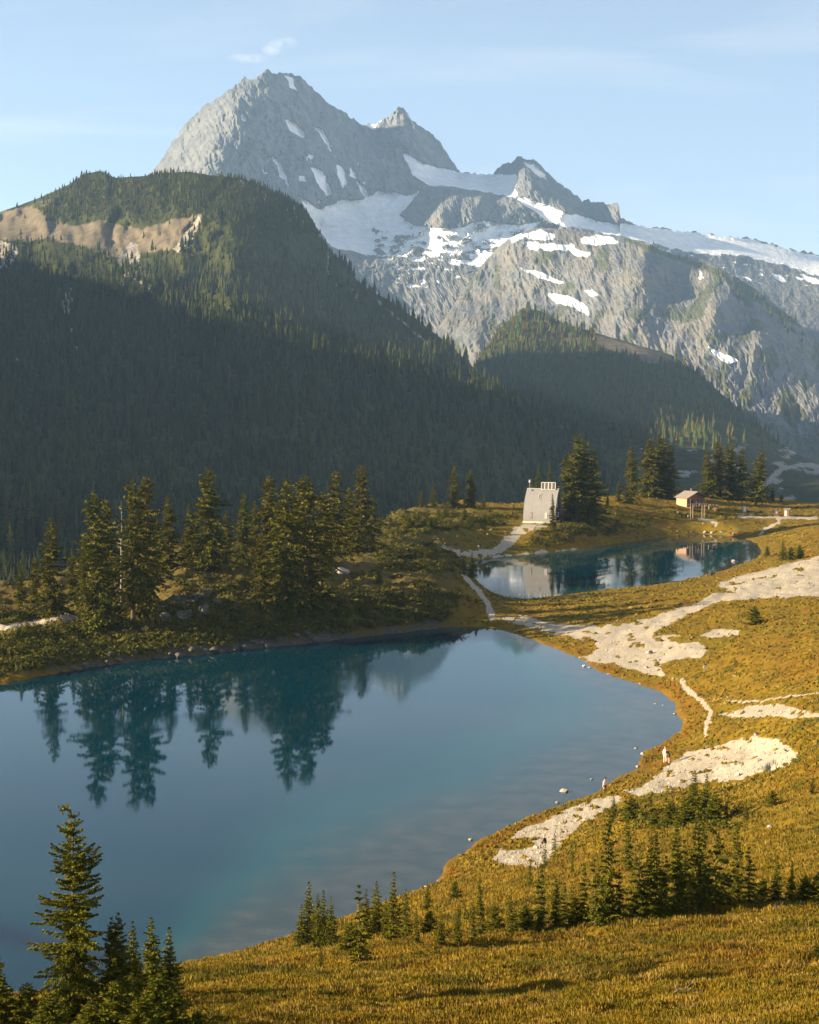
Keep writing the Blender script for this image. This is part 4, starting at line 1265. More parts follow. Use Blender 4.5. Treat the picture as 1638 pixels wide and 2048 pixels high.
link('needles', mesh_from('leader_needles', np.stack([lp, lp + la + lb, lp + 2 * la, lp + la - lb], 1).reshape(-1, 3), np.arange(280).reshape(-1, 4), M_NEEDLE, colors={'tint': np.tile((0.10, 0.10, 0.01), (280, 1))}), lead)
G_FL = 'young conifers around the tall one at lower left'
for key, px, py, top, wide, lab in [
    ('hero1', 243, 2030, 1822, 1.0, 'double-tipped conifer just right of the tall lower left one'),
    ('hero1', 226, 2034, 1832, 0.8, 'thin left tip of the double-tipped conifer at lower left'),
    ('young0', 268, 2010, 1838, 1.0, 'slim conifer behind the double-tipped one at lower left'),
    ('young1', 305, 2000, 1830, 1.3, 'conifer with a fine pointed spire, third right of the tall one'),
    ('young0', 341, 2020, 1850, 1.1, 'narrow spire, rightmost of the lower left clump'),
    ('hero1', 2, 2060, 1912, 1.3, 'conifer cut off by the left picture edge at the bottom'),
    ('bushy', 55, 2062, 1965, 1.2, 'low spreading conifer left of the tall one at the bottom edge'),
    ('bushy', 185, 2085, 2000, 1.5, 'low bushy conifer at the foot of the tall one'),
    ('bushy', 285, 2085, 1992, 1.5, 'low bushy conifer below the pointed spire at the bottom edge'),
    ('bushy', 350, 2075, 1985, 1.3, 'dark bushy conifer under the narrow spire at the bottom edge'),
    ('bushy', 100, 2070, 1985, 1.4, 'bushy skirt of branches left under the tall conifer'),
    ('bushy', 395, 2075, 2020, 1.2, 'lowest dark bush at the right end of the lower left clump'),
    ('bushy', 230, 2070, 1960, 1.2, 'bushy conifer filling the gap below the double-tipped one'),
    ('bushy', 318, 2060, 1945, 1.2, 'bushy conifer between the two spires at lower left'),
]:
    tree_p('conifer', key, px, py, top, lab, G_FL, wide)

G_FM = 'young conifers along the foreground crest'
ROWT = [  # px, base, tip, kind, width
    (602, 1895, 1815, 'young2', 1.2), (619, 1890, 1773, 'young0', 1.1), (634, 1900, 1795, 'young1', 1.0), (646, 1895, 1790, 'young0', 1.0), (662, 1892, 1800, 'young2', 0.9), (642, 1938, 1890, 'young3', 1.1), (720, 1928, 1780, 'young2', 0.9),
    (732, 1868, 1785, 'young1', 1.1), (752, 1870, 1770, 'young0', 1.1), (771, 1868, 1800, 'young1', 1.0), (786, 1884, 1754, 'young0', 0.9), (812, 1878, 1786, 'young3', 1.2), (833, 1892, 1822, 'young1', 1.1), (856, 1822, 1766, 'young2', 0.9),
    (881, 1895, 1822, 'young2', 1.0), (916, 1890, 1815, 'young1', 1.0), (945, 1885, 1806, 'young0', 0.9), (962, 1872, 1768, 'young3', 1.0), (1022, 1868, 1786, 'young0', 1.0), (1080, 1862, 1740, 'young0', 1.0), (1112, 1858, 1765, 'young1', 1.1),
    (1128, 1862, 1772, 'young0', 1.0), (1168, 1852, 1735, 'young1', 1.0), (1190, 1852, 1728, 'young0', 1.1), (1213, 1846, 1638, 'young1', 1.05), (1256, 1740, 1642, 'young3', 1.1), (1240, 1840, 1745, 'young2', 1.0), (1278, 1838, 1700, 'young0', 1.2),
    (1306, 1830, 1664, 'young0', 1.2), (1330, 1826, 1720, 'young2', 1.0), (1352, 1824, 1664, 'young1', 1.3), (1368, 1820, 1690, 'young0', 1.0), (1394, 1818, 1628, 'young0', 1.15), (1430, 1812, 1645, 'young1', 1.2), (1473, 1802, 1655, 'young1', 1.1),
    (1498, 1808, 1702, 'young2', 1.0), (1460, 1806, 1745, 'young2', 0.9), (1552, 1802, 1720, 'young1', 1.2), (1582, 1800, 1726, 'young2', 0.8), (1610, 1798, 1755, 'bushy', 1.1), (1145, 1745, 1695, 'young2', 0.8), (1060, 1770, 1722, 'young1', 1.1), (1090, 1735, 1690, 'young3', 1.1),
    (1110, 1700, 1660, 'young3', 0.8), (700, 1905, 1850, 'bushy', 1.0), (990, 1860, 1815, 'bushy', 1.0), (1050, 1865, 1815, 'bushy', 1.1), (1215, 1845, 1790, 'bushy', 1.3), (1150, 1855, 1800, 'bushy', 1.2), (860, 1870, 1825, 'bushy', 1.0), (1525, 1805, 1760, 'bushy', 1.1),
    (1410, 1815, 1750, 'bushy', 1.1), (1290, 1835, 1770, 'bushy', 1.2), (910, 1800, 1765, 'bushy', 0.9), (960, 1790, 1752, 'young2', 0.8), (1638, 1800, 1750, 'bushy', 1.2)]
SPECIAL = {619: 'tallest of the small conifers at the left end of the crest row', 642: 'tiny dark sapling alone in front of the crest row', 720: 'broad conifer standing nearest in the meadow before the crest row', 786: 'tall yellow-green conifer in the left half of the crest row',
           962: 'thin dark conifer right of the left crest group', 1022: 'single small conifer in the gap of the crest row', 1080: 'pointed conifer left of the tall pair in the crest row', 1213: 'tallest thin spire in the middle of the crest row',
           1256: 'slim conifer standing behind the tall thin spire', 1394: 'highest conifer of the dense right part of the crest row', 1430: 'slender conifer right of the highest crest conifer', 1473: 'narrow conifer with a dark shaded side near the right end of the crest row',
           1498: 'wide conifer at the right foot of the narrow dark one', 1306: 'broad full conifer in the dense right part of the crest row', 1352: 'pale full conifer left of the highest crest conifer', 1552: 'left of two low conifers at the right end of the crest', 1582: 'right of two low conifers at the right end of the crest'}
ROWT.sort()
CNT = {}
for px, py, top, key, wide in ROWT:
    seg = 'left' if px < 900 else ('middle' if px < 1205 else 'right')
    if px not in SPECIAL:
        kk = (seg, key == 'bushy')
        CNT[kk] = CNT.get(kk, -1) + 1
        SPECIAL[px] = '%s of the %s in the %s third of the crest row' % (nth(CNT[kk])[1], 'low bushy conifers' if kk[1] else 'unremarkable young conifers', seg)
    if key != 'bushy' and (px * 7) % 5 < 2:
        key = ('young4', 'young3')[px % 2]
    top = top - 0.10 * (py - top)
    tree_p('conifer' if key != 'bushy' else 'conifer_shrub', key, px, py, top, SPECIAL.get(px, 'low bushy conifer at the foot of the crest row' if key == 'bushy' else 'young conifer in the crowded row along the foreground crest'), G_FM, wide * (0.98 if key != 'bushy' else 1.1), 'conifer' if key != 'bushy' else 'shrub')

G_BU = 'bushy conifers on the right slope'
for px, py, top, key, wide, lab in [
    (1228, 1640, 1588, 'young2', 1.0, 'left pointed bush beside the pale beach strip'), (1262, 1642, 1594, 'bushy', 1.3, 'round dark bush right of the pointed one by the beach'), (1390, 1640, 1540, 'young0', 1.5, 'taller left tip of the bushy clump below the wide beach'),
    (1412, 1642, 1546, 'young2', 1.2, 'right tip of the bushy clump below the wide beach'), (1375, 1650, 1590, 'bushy', 1.3, 'bush at the left foot of the two-tipped clump'), (1430, 1648, 1588, 'bushy', 1.3, 'bush at the right foot of the two-tipped clump'), (1452, 1640, 1600, 'young1', 1.0, 'small sapling right of the two-tipped clump'),
    (1340, 1652, 1602, 'bushy', 1.2, 'low bush left of the two-tipped clump'), (1310, 1655, 1620, 'bushy', 1.2, 'low bush between the beach bush and the clump'), (1492, 1640, 1600, 'young3', 1.2, 'thin sapling on the open slope right of the clump'), (1545, 1612, 1580, 'bushy', 1.2, 'lone bush on the open slope near the right edge'),
    (1625, 1588, 1545, 'young2', 0.9, 'yellowish sapling at the right edge of the slope'), (1508, 1250, 1212, 'bushy', 1.3, 'lone round conifer bush casting a long shadow on the meadow'), (1632, 1915, 1895, 'bushy', 1.2, 'low conifer sprig at the right edge of the foreground meadow'),
    (1566, 1120, 1075, 'young2', 1.2, 'tallest bush right of the far lake end'), (1582, 1120, 1094, 'bushy', 1.2, 'middle bush right of the far lake end'), (1600, 1117, 1090, 'bushy', 1.2, 'right bush beside the far lake end'), (1534, 1113, 1092, 'bushy', 0.9, 'small bush right at the tip of the far lake'),
    (1424, 1153, 1140, 'bushy', 0.8, 'tiny bush on the near shore of the far lake'), (928, 1150, 1108, 'young0', 1.2, 'left of two small conifers at the left end of the far lake'), (944, 1156, 1103, 'young0', 1.3, 'right of two small conifers at the left end of the far lake'), (1452, 1037, 1018, 'young1', 1.4, 'small sapling in the shade below the cabin'),
    (1512, 1012, 996, 'young0', 1.3, 'small yellow sapling near the grey box'), (952, 1208, 1194, 'bushy', 0.8, 'small round bush beside the path between the lakes')]:
    tree_p('conifer_shrub' if key == 'bushy' else 'conifer', key, px, py, top, lab, G_BU, wide, 'shrub' if key == 'bushy' else 'conifer')

G_BK = 'saplings along the wooded bank'
rr = random.Random(5)
BAN = [(590, 1248, 46), (612, 1250, 28), (650, 1252, 38), (632, 1256, 24), (418, 1238, 30), (440, 1242, 32), (548, 1258, 22), (700, 1236, 22), (735, 1222, 30), (758, 1168, 34), (770, 1180, 22), (800, 1200, 22), (840, 1168, 18), (68, 1262, 20), (130, 1285, 26), (60, 1300, 22), (20, 1290, 20), (118, 1240, 22), (250, 1265, 24), (345, 1255, 26), (476, 1250, 24),
                  (520, 1248, 26), (680, 1245, 24), (780, 1225, 20), (20, 1320, 18), (90, 1312, 22), (160, 1305, 20), (870, 1140, 22), (850, 1128, 26), (888, 1132, 22), (905, 1142, 18)]
BORD = {(a[0], a[1]): r for r, a in enumerate(sorted(BAN))}
for px, py, h in BAN:
    tree_p('bank_sapling', rr.choice(['young0', 'young2', 'young1']), px, py, py - h, 'small sapling in the undergrowth of the wooded bank, %s' % nth(BORD[px, py])[1], G_BK, 1.3)
G_MD = 'saplings on the meadow left of the hut'
for i in range(46):
    px = rr.uniform(752, 985)
    py = rr.uniform(1036, 1062) + max(0, (860 - px) * 0.12)
    tree_p('meadow_sapling', rr.choice(['young0', 'young2', 'bushy']), px, py, py - rr.uniform(10, 26), 'small sapling in the thicket on the meadow left of the hut', G_MD, 1.3)

# dead snag
x, y, z = (240 - 819) / F * 288, 288.0, 0
z = float(ground_z(np.array([x]), np.array([y]))[0])
hs = at_depth(240, 998, 288)[2] - z
sn = bpy.data.objects.new('dead_snag', None)
COL.objects.link(sn)
sn.location = (x, y, z - 0.1)
tag(sn, 'bare grey dead snag standing among the conifers of the knoll', 'dead tree')
link('trunk', trunk_mesh('snag', hs, 0.22, 91, 0.01, M_SNAG), sn)
vv, ff = [], []
rg = np.random.default_rng(8)
for i in range(16):
    t = 0.35 + 0.6 * i / 16
    a = rg.uniform(0, 6.28)
    L = 1.5 * (1.1 - t) + 0.3
    c = np.array((0.01 * t * t * hs, 0, t * hs))
    e = c + np.array((math.cos(a) * L, math.sin(a) * L, 0.2 * L))
    v2, f2 = tube_arrays([c, (c + e) / 2 + (0, 0, -0.08 * L), e], [0.07, 0.05, 0.015], 5)
    ff += [tuple(len(vv) + k for k in q) for q in f2]
    vv += v2
link('branches', mesh_from('snag_branches', vv, ff, M_SNAG, True), sn)
# ------------------------------------------------------------------ heather and undergrowth (nobody could count it)
def tuft_arrays(x, y, z, rad, hgt, nbl, bw, col, seed, out=0.6):
    rng = np.random.default_rng(seed)
    n = len(x)
    a = rng.uniform(0, 2 * np.pi, (n, nbl))
    r0 = rad[:, None] * np.sqrt(rng.uniform(0, 1, (n, nbl)))
    bx, by = x[:, None] + np.cos(a) * r0, y[:, None] + np.sin(a) * r0
    hh = hgt[:, None] * rng.uniform(0.55, 1.15, (n, nbl)) * (1 - 0.35 * r0 / rad[:, None])
    o = out * hh * rng.uniform(0.1, 1.0, (n, nbl))
    a2 = a + rng.normal(0, 0.8, (n, nbl))
    tx, ty = bx + np.cos(a2) * o, by + np.sin(a2) * o
    w = bw * rng.uniform(0.6, 1.3, (n, nbl))
    a3 = rng.uniform(0, np.pi, (n, nbl))
    wx, wy = np.cos(a3) * w, np.sin(a3) * w
    zb = z[:, None] + 0 * bx - 0.05
    V = np.stack([np.stack([bx - wx, by - wy, zb], -1), np.stack([bx + wx, by + wy, zb], -1), np.stack([tx, ty, zb + 0.05 + hh], -1)], 2).reshape(-1, 3)
    C = np.repeat(np.repeat(col, nbl, 0) * rng.uniform(0.75, 1.25, (n * nbl, 1)), 3, 0)
    return V, np.arange(len(V)).reshape(-1, 3), C


def mound_arrays(x, y, z, rad, hgt, col, seed, S=6):
    rng = np.random.default_rng(seed)
    n = len(x)
    V = np.zeros((n, S + 1, 3))
    a0 = rng.uniform(0, 6.28, n)
    for k in range(S):
        a = a0 + k * 2 * np.pi / S + rng.normal(0, 0.2, n)
        r = rad * rng.uniform(0.65, 1.3, n)
        V[:, k, 0], V[:, k, 1] = x + np.cos(a) * r, y + np.sin(a) * r
        V[:, k, 2] = z - 0.12 + hgt * rng.uniform(0, 0.25, n)
    V[:, S, 0], V[:, S, 1], V[:, S, 2] = x + rng.normal(0, 0.25, n) * rad, y + rng.normal(0, 0.25, n) * rad, z + hgt
    b = np.arange(n)[:, None] * (S + 1)
    Fc = np.concatenate([np.concatenate([b + k, b + (k + 1) % S, b + S], 1) for k in range(S)])
    C = np.repeat(col, S + 1, 0)
    return V.reshape(-1, 3), Fc, C


def heath_colour(x, y, red, rng):
    n = len(x)
    big = fbm(x * 0.06, y * 0.06, 3)
    sm = fbm(x * 0.5 + 3, y * 0.5, 3)
    t = np.clip(0.5 + 1.1 * sm + rng.normal(0, 0.22, n), 0, 1)[:, None]
    olive, gold, straw, brown, rust = (np.array(c) for c in ((0.098, 0.086, 0.006), (0.200, 0.128, 0.010), (0.30, 0.200, 0.045), (0.085, 0.046, 0.009), (0.170, 0.075, 0.009)))
    c = olive * (1 - t) + gold * t
    k = smooth(0.05, 0.42, fbm(x * 0.45, y * 0.8 + 5, 3) + rng.normal(0, 0.12, n))[:, None]
    c = c * (1 - 0.8 * k) + straw * 0.8 * k
    k = smooth(0.0, 0.4, -0.6 * big + 0.7 * fbm(x * 0.55 + 11, y * 0.9, 3) + rng.normal(0, 0.15, n))[:, None]
    c = c * (1 - 0.6 * k) + brown * 0.6 * k
    k = smooth(0.06, 0.26, fbm(x * 0.16 + 4, y * 0.16, 4) + rng.normal(0, 0.06, n))[:, None]
    c = c * (1 - 0.85 * k) + np.array((0.066, 0.066, 0.008)) * 0.85 * k
    k = np.clip(red * 1.1 + rng.normal(-0.1, 0.25, n), 0, 1)[:, None]
    return c * (1 - k) + rust * k


rng = np.random.default_rng(41)
V, Fc, C, off = [], [], [], 0
# near slope: blades
n = 120000
px = rng.uniform(-30, 1670, n)
d = 1.0 / rng.uniform(1 / 165.0, 1 / 36.0, n)
x, y = (px - 819) / F * d, d
z = ground_z(x, y)
P = mask_attrs(x, y, z)
ok = (P[2] > 0.6) & (P[3] < rng.uniform(0.25, 0.75, n)) & (P[1] < 2110) & (px > 300 * smooth(2000, 1850, P[1])) & (rut_d(x, y) > 0.75)
x, y, z, red, d = x[ok], y[ok], z[ok], P[4][ok], d[ok]
patchy = 0.75 + 0.9 * np.clip(fbm(x * 0.7, y * 0.7 + 2, 3), -0.6, 1)
v, f, c = tuft_arrays(x, y, z, rng.uniform(0.10, 0.26, len(x)) * (0.6 + d / 90), rng.uniform(0.11, 0.22, len(x)) * patchy * (0.8 + d / 160), 7, (0.014 + d * 0.00026)[:, None], heath_colour(x, y, red, rng), 42)
V.append(v); Fc.append(f + off); C.append(c); off += len(v)
# middle distance: low mounds of heather
n = 110000
px = rng.uniform(-30, 1670, n)
d = 1.0 / rng.uniform(1 / 560.0, 1 / 135.0, n)
x, y = (px - 819) / F * d, d
z = ground_z(x, y)
P = mask_attrs(x, y, z)
ed = np.interp(px, EDGE[:, 0], EDGE[:, 1])
ok = (P[2] > 0.5) & (P[3] < rng.uniform(0.25, 0.7, n) ** 1.2) & (y < ed + 5) & (rng.uniform(0, 1, n) < 0.9 - 0.6 * P[5]) & (rng.uniform(0, 1, n) < 0.35 + 0.65 * smooth(-0.2, 0.15, fbm(x * 0.3, y * 0.3, 3)))
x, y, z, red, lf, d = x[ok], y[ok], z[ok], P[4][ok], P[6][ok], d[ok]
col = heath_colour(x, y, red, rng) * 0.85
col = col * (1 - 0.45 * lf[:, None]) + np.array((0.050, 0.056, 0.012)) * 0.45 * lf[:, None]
rad = rng.uniform(0.13, 0.36, len(x)) * (0.7 + d / 400)
v, f, c = mound_arrays(x, y, z, rad, rad * rng.uniform(0.30, 0.75, len(x)), col, 43, 5)
V.append(v); Fc.append(f + off); C.append(c); off += len(v)
link('heather', mesh_from('heather', np.concatenate(V), np.concatenate(Fc), M_HEATH, False, colors={'tint': np.concatenate(C)}), label='golden brown heather and grass covering the slopes around the lakes', cat='heather', kind='stuff')


def leaf_clumps(x, y, z, size, col, nl, seed, leaf=0.22):
    rng = np.random.default_rng(seed)
    n = len(x)
    dirs = rng.normal(0, 1, (n, nl, 3))
    dirs[..., 2] = np.abs(dirs[..., 2])
    dirs /= np.linalg.norm(dirs, axis=2, keepdims=True)
    rr = rng.uniform(0.55, 1.05, (n, nl, 1))
    c = np.stack([x, y, z], 1)[:, None] + dirs * rr * size[:, None, None] * np.array((1, 1, 0.8))
    t = rng.normal(0, 1, (n, nl, 3))
    t /= np.linalg.norm(t, axis=2, keepdims=True)
    b = np.cross(dirs, t)
    s = leaf * rng.uniform(0.6, 1.3, (n, nl, 1)) * (0.6 + 0.5 * size[:, None, None])
    V = np.stack([c - t * s, c + b * s * 0.6, c + t * s, c - b * s * 0.6], 2).reshape(-1, 3)
    C = np.repeat(np.repeat(col, nl, 0) * rng.uniform(0.7, 1.3, (n * nl, 1)), 4, 0)
    return V, np.arange(len(V)).reshape(-1, 4), C


V, Fc, C, off = [], [], [], 0
rng = np.random.default_rng(51)
REG = [([(-40, 1225), (200, 1225), (300, 1215), (480, 1215), (700, 1190), (850, 1170), (930, 1195), (900, 1245), (700, 1268), (400, 1300), (150, 1330), (-40, 1362)], 1500, 0.6, 1.5),
       ([(1090, 1040), (1140, 1030), (1340, 1025), (1380, 1035), (1300, 1055), (1180, 1082), (1100, 1095), (1050, 1098), (1070, 1070)], 420, 0.5, 1.3),
       ([(750, 1025), (1020, 1030), (1050, 1030), (1020, 1050), (900, 1062), (760, 1085)], 420, 0.4, 1.0), ([(740, 1090), (870, 1090), (920, 1115), (930, 1145), (860, 1150), (760, 1140)], 260, 0.5, 1.1),
       ([(1340, 1025), (1560, 1020), (1560, 1032), (1400, 1045)], 60, 0.4, 0.8), ([(300, 1170), (440, 1150), (640, 1180), (700, 1150), (760, 1150), (700, 1200), (420, 1230)], 300, 0.4, 1.0),
       ([(1210, 1625), (1480, 1600), (1470, 1660), (1230, 1660)], 110, 0.25, 0.55), ([(580, 1880), (900, 1800), (1640, 1770), (1640, 1812), (900, 1890), (600, 1925)], 260, 0.12, 0.32), ([(-30, 2010), (420, 2010), (430, 2060), (-30, 2060)], 120, 0.15, 0.4)]
REG += [([(1000, 1190), (1640, 1200), (1640, 1470), (1420, 1420), (1340, 1360), (1250, 1300)], 200, 0.12, 0.40), ([(1110, 1720), (1300, 1610), (1640, 1540), (1640, 1790), (1000, 1840)], 260, 0.08, 0.30), ([(420, 2000), (900, 1880), (1640, 1810), (1640, 2048), (420, 2048)], 240, 0.05, 0.20)]
for poly, n, s0, s1 in REG:
    p = np.array(poly, float)
    px, py = rng.uniform(p[:, 0].min(), p[:, 0].max(), n * 4), rng.uniform(p[:, 1].min(), p[:, 1].max(), n * 4)
    k = np.where(poly_sd(px, py, poly) < 0)[0][:n]
    px, py = px[k], py[k]
    # ray / ground hits, all at once
    ds = np.concatenate([np.linspace(34, 140, 160), np.linspace(142, 590, 240)])
    best = np.full(len(px), np.nan)
    X, Y, Z = at_depth(px[:, None], py[:, None], ds[None])
    hit = ground_z(X, Y, False) >= Z
    j = hit.argmax(1)
    good = hit.any(1)
    x, y = X[np.arange(len(px)), j][good], Y[np.arange(len(px)), j][good]
    z = ground_z(x, y)
    sd = lake_sd(x, y)
    P = mask_attrs(x, y, z)
    ok = (sd > 0.8) & (P[3] < 0.35)
    x, y, z = x[ok], y[ok], z[ok]
    size = rng.uniform(s0, s1, len(x))
    t = rng.uniform(0, 1, (len(x), 1))
    col = np.array((0.030, 0.040, 0.007)) * (1 - t) + np.array((0.100, 0.096, 0.012)) * t
    v, f, c = leaf_clumps(x, y, z, size, col, 34, 60 + n, 0.20 if s1 > 0.5 else 0.07)
    V.append(v); Fc.append(f + off); C.append(c); off += len(v)
link('undergrowth', mesh_from('undergrowth', np.concatenate(V), np.concatenate(Fc), M_LEAF, False, colors={'tint': np.concatenate(C)}), label='leafy green undergrowth on the banks and between the trees', cat='undergrowth', kind='stuff')


# ------------------------------------------------------------------ stones
def stone_mesh(name, seed, flat, mat):
    bm = bmesh.new()
    bmesh.ops.create_icosphere(bm, subdivisions=3, radius=1.0)
    co = np.array([v.co[:] for v in bm.verts])
    r = np.random.default_rng(seed)
    for k in range(9):                                   # knock flat facets off the ball
        nrm = r.normal(0, 1, 3)
        nrm /= np.linalg.norm(nrm)
        h = r.uniform(0.55, 0.85)
        dd = co @ nrm
        co -= np.outer(np.maximum(dd - h, 0), nrm)
    co += 0.05 * np.stack([fbm(co[:, 0] * 2 + seed, co[:, 1] * 2 + k, 3) for k in range(3)], 1)
    co[:, 2] *= flat
    for v, c in zip(bm.verts, co):
        v.co = c
    me = bpy.data.meshes.new(name)
    bm.to_mesh(me)
    bm.free()
    me.materials.append(mat)
    return me


STONES = [stone_mesh('stone', 100 + i, fl, M_STONE) for i, fl in enumerate((0.55, 0.7, 0.45, 0.8, 0.35))]
BANKS = [stone_mesh('bank_stone', 120 + i, fl, M_DARKSTONE) for i, fl in enumerate((0.8, 1.0, 0.65))]


def boulder(px, py, w, label, group=None, meshes=STONES, z=None, name='boulder', tall=1.0):
    if z is None:
        x, y, zz = on_ground(px, py)
    else:
        x, y = at_height(px, py, z)
        zz = z
    s = w * y / F / 2
    r = random.Random(px * 3.1 + py)
    o = link(name, r.choice(meshes), None, label, 'rock', group)
    o.location = (x, y, zz + s * 0.12)
    o.scale = (s, s * r.uniform(0.7, 1.0), s * r.uniform(0.8, 1.0) * tall)
    o.rotation_euler = (r.gauss(0, 0.1), r.gauss(0, 0.1), r.uniform(0, 6.28))
    return o


G_W = 'rocks lying in the lake shallows'
for px, py, w, lab in [(1128, 1583, 22, 'long flat pale rock out in the water left of the walker'), (1115, 1606, 13, 'small pale rock at the water edge left of the walker'), (1272, 1497, 9, 'small dark rock in the water off the beach point'),
                       (1285, 1508, 14, 'bigger dark rock in the water off the beach point'), (1275, 1534, 10, 'white rock at the tip of the beach point'), (941, 1680, 10, 'white rock in the shallows left of the rust-red bank'),
                       (920, 1711, 9, 'pale rock touching the shore at the left end of the red bank'), (1310, 1408, 5, 'left of two tiny rocks near the right lake bay'), (1326, 1411, 6, 'right of two tiny rocks near the right lake bay'),
                       (1350, 1428, 9, 'dark rock close to the right shore of the bay'), (878, 1762, 14, 'white boulder on the near shore behind the crest trees'), (852, 1774, 10, 'smaller white boulder left of the near shore boulder'),
                       (1184, 1559, 8, 'low rock awash near the walker'), (1168, 1333, 12, 'left stone of the row at the beach foot'), (1180, 1335, 10, 'right stone of the row at the beach foot'), (1280, 1368, 9, 'left pebble cluster stone on the bay shore'), (1290, 1370, 8, 'right pebble cluster stone on the bay shore'),
                       (1467, 1123, 9, 'dark rock in the near corner of the far lake'), (1040, 1190, 5, 'speck of rock in the left part of the far lake')]:
    boulder(px, py, w, lab, G_W, z=0.0)
G_B = 'boulders on the sand'
for px, py, w, lab in [(1297, 1308, 20, 'largest boulder in the middle of the upper beach'), (1252, 1273, 14, 'left boulder near the top of the upper beach'), (1262, 1262, 12, 'right boulder near the top of the upper beach'), (1270, 1324, 14, 'low boulder below the largest one on the upper beach'),
                       (1318, 1322, 9, 'small stone right of the low boulder on the upper beach'), (1292, 1337, 10, 'grassy stone at the foot of the upper beach'), (1415, 1496, 12, 'dark stone on the left part of the wide beach'), (1513, 1471, 14, 'boulder at the top edge of the wide beach'),
                       (1519, 1523, 20, 'flat white slab on the right part of the wide beach'), (1468, 1531, 14, 'left stone of the ring on the wide beach'), (1484, 1532, 14, 'right stone of the ring on the wide beach'), (1476, 1552, 18, 'low slab at the lower edge of the wide beach'), (1395, 1545, 9, 'small stone in the middle of the wide beach'),
                       (1072, 1697, 14, 'white stone beside the seated hiker'), (1132, 1665, 14, 'pale stone at the end of the narrow beach'), (1110, 1655, 9, 'small stone on the narrow beach'), (1385, 1583, 10, 'reddish stone on the lower rim of the wide beach'), (1052, 1734, 9, 'last stone at the bottom of the narrow beach'),
                       (1422, 1520, 8, 'stone right of the hiking pair'), (1540, 1655, 16, 'pale rock alone on the open right slope'), (1555, 1818, 12, 'weathered stick-like stone near the right end of the foreground'), (758, 1835, 9, 'white stone between the crest conifers'), (1455, 1395, 9, 'white stone on the meadow above the bay'), (1470, 1353, 8, 'small pale stone on the mid meadow'),
                       (1600, 1395, 12, 'whitish stone at the right edge of the thin path'), (1530, 1345, 7, 'speck of pale stone on the right meadow'), (925, 1120, 10, 'pale stone at the outlet of the far lake'), (1410, 1065, 9, 'left boulder on the far lake beach'), (1424, 1066, 9, 'middle boulder on the far lake beach'), (1443, 1066, 9, 'right boulder on the far lake beach')]:
    boulder(px, py, w, lab, G_B)
G_K = 'dark rocks along the foot of the wooded bank'
rb = random.Random(77)
for i in range(46):
    px = 110 + i * 11.5 + rb.uniform(-5, 5)
    shore = np.interp(px, [0, 60, 120, 200, 300, 400, 500, 600, 700, 800], [1369, 1356, 1345, 1331, 1319, 1309, 1298, 1288, 1276, 1265])
    boulder(px, shore - rb.uniform(0, 4) if i % 2 else shore - rb.uniform(4, 16), rb.uniform(6, 20), 'dark rock at the waterline below the wooded bank, %s' % nth(i)[1], G_K, BANKS, z=0.15 if i % 2 else None, name='bank_rock', tall=1.2)
for px, py, w, lab in [(405, 1228, 46, 'big grey cliff block under the grassy mound'), (370, 1236, 40, 'grey cliff block left of the biggest one under the mound'), (432, 1212, 36, 'grey cliff block at the right of the mound face'), (330, 1240, 30, 'lowest cliff block left under the mound'),
                       (685, 1146, 44, 'pale flat outcrop on top of the bank right of the massive pair'), (290, 1262, 26, 'rock among the bushes below the bare-stemmed pair')]:
    boulder(px, py, w, lab, 'rock outcrops of the knoll', BANKS if w != 44 else STONES[:1], name='outcrop', tall=0.9)
for px, py, sc_, lab in ((1365, 1992, 0.75, 'bleached twisted dead branch lying in the foreground heather'), (1556, 1822, 0.5, 'short bleached stick lying at the right end of the crest')):
    x, y, z = on_ground(px, py)
    o = bpy.data.objects.new('dead_branch', None)
    COL.objects.link(o)
    o.location = (x, y, z + 0.12)
    o.rotation_euler = (0.1, -0.15, 0.3)
    o.scale = (sc_,) * 3
    tag(o, lab, 'dead branch', 'bleached dead wood')
    for pts, r in (([(-0.55, 0, 0.0), (-0.2, 0.02, 0.1), (0.1, 0, 0.09), (0.45, 0.05, 0.22)], 0.03), ([(-0.2, 0.02, 0.1), (-0.3, 0, 0.28), (-0.18, 0, 0.42)], 0.02), ([(0.1, 0, 0.09), (0.3, -0.05, -0.02), (0.62, -0.1, 0.02)], 0.022), ([(0.45, 0.05, 0.22), (0.6, 0.05, 0.38)], 0.014)):
        v, f = tube_arrays(pts, [r * (1 - 0.75 * i / (len(pts) - 1)) for i in range(len(pts))], 6)
        link('limb', mesh_from('limb', v, f, M_SNAGW, True), o)
# pebbles on the sand
rng = np.random.default_rng(61)
n = 16000
px, d = rng.uniform(960, 1660, n), 1 / rng.uniform(1 / 420.0, 1 / 130.0, n)
x, y = (px - 819) / F * d, d
z = ground_z(x, y)
P = mask_attrs(x, y, z)
ok = (P[3] > 0.62) & (P[2] > 0.2)
x, y, z, d = x[ok][:1300], y[ok][:1300], z[ok][:1300], d[ok][:1300]
sz = rng.uniform(0.02, 0.10, len(x)) * (0.7 + d / 300)
gcol = np.array((0.30, 0.27, 0.23)) * rng.uniform(0.5, 1.5, (len(x), 1))
v, f, c = mound_arrays(x, y, z + 0.1, sz, sz * 0.7, gcol, 62, 5)
link('gravel', mesh_from('gravel', v, f, make_tint_mat('pebbles', 0.9), False, colors={'tint': c}), label='scattered pebbles on the pale beaches', cat='gravel', kind='stuff')


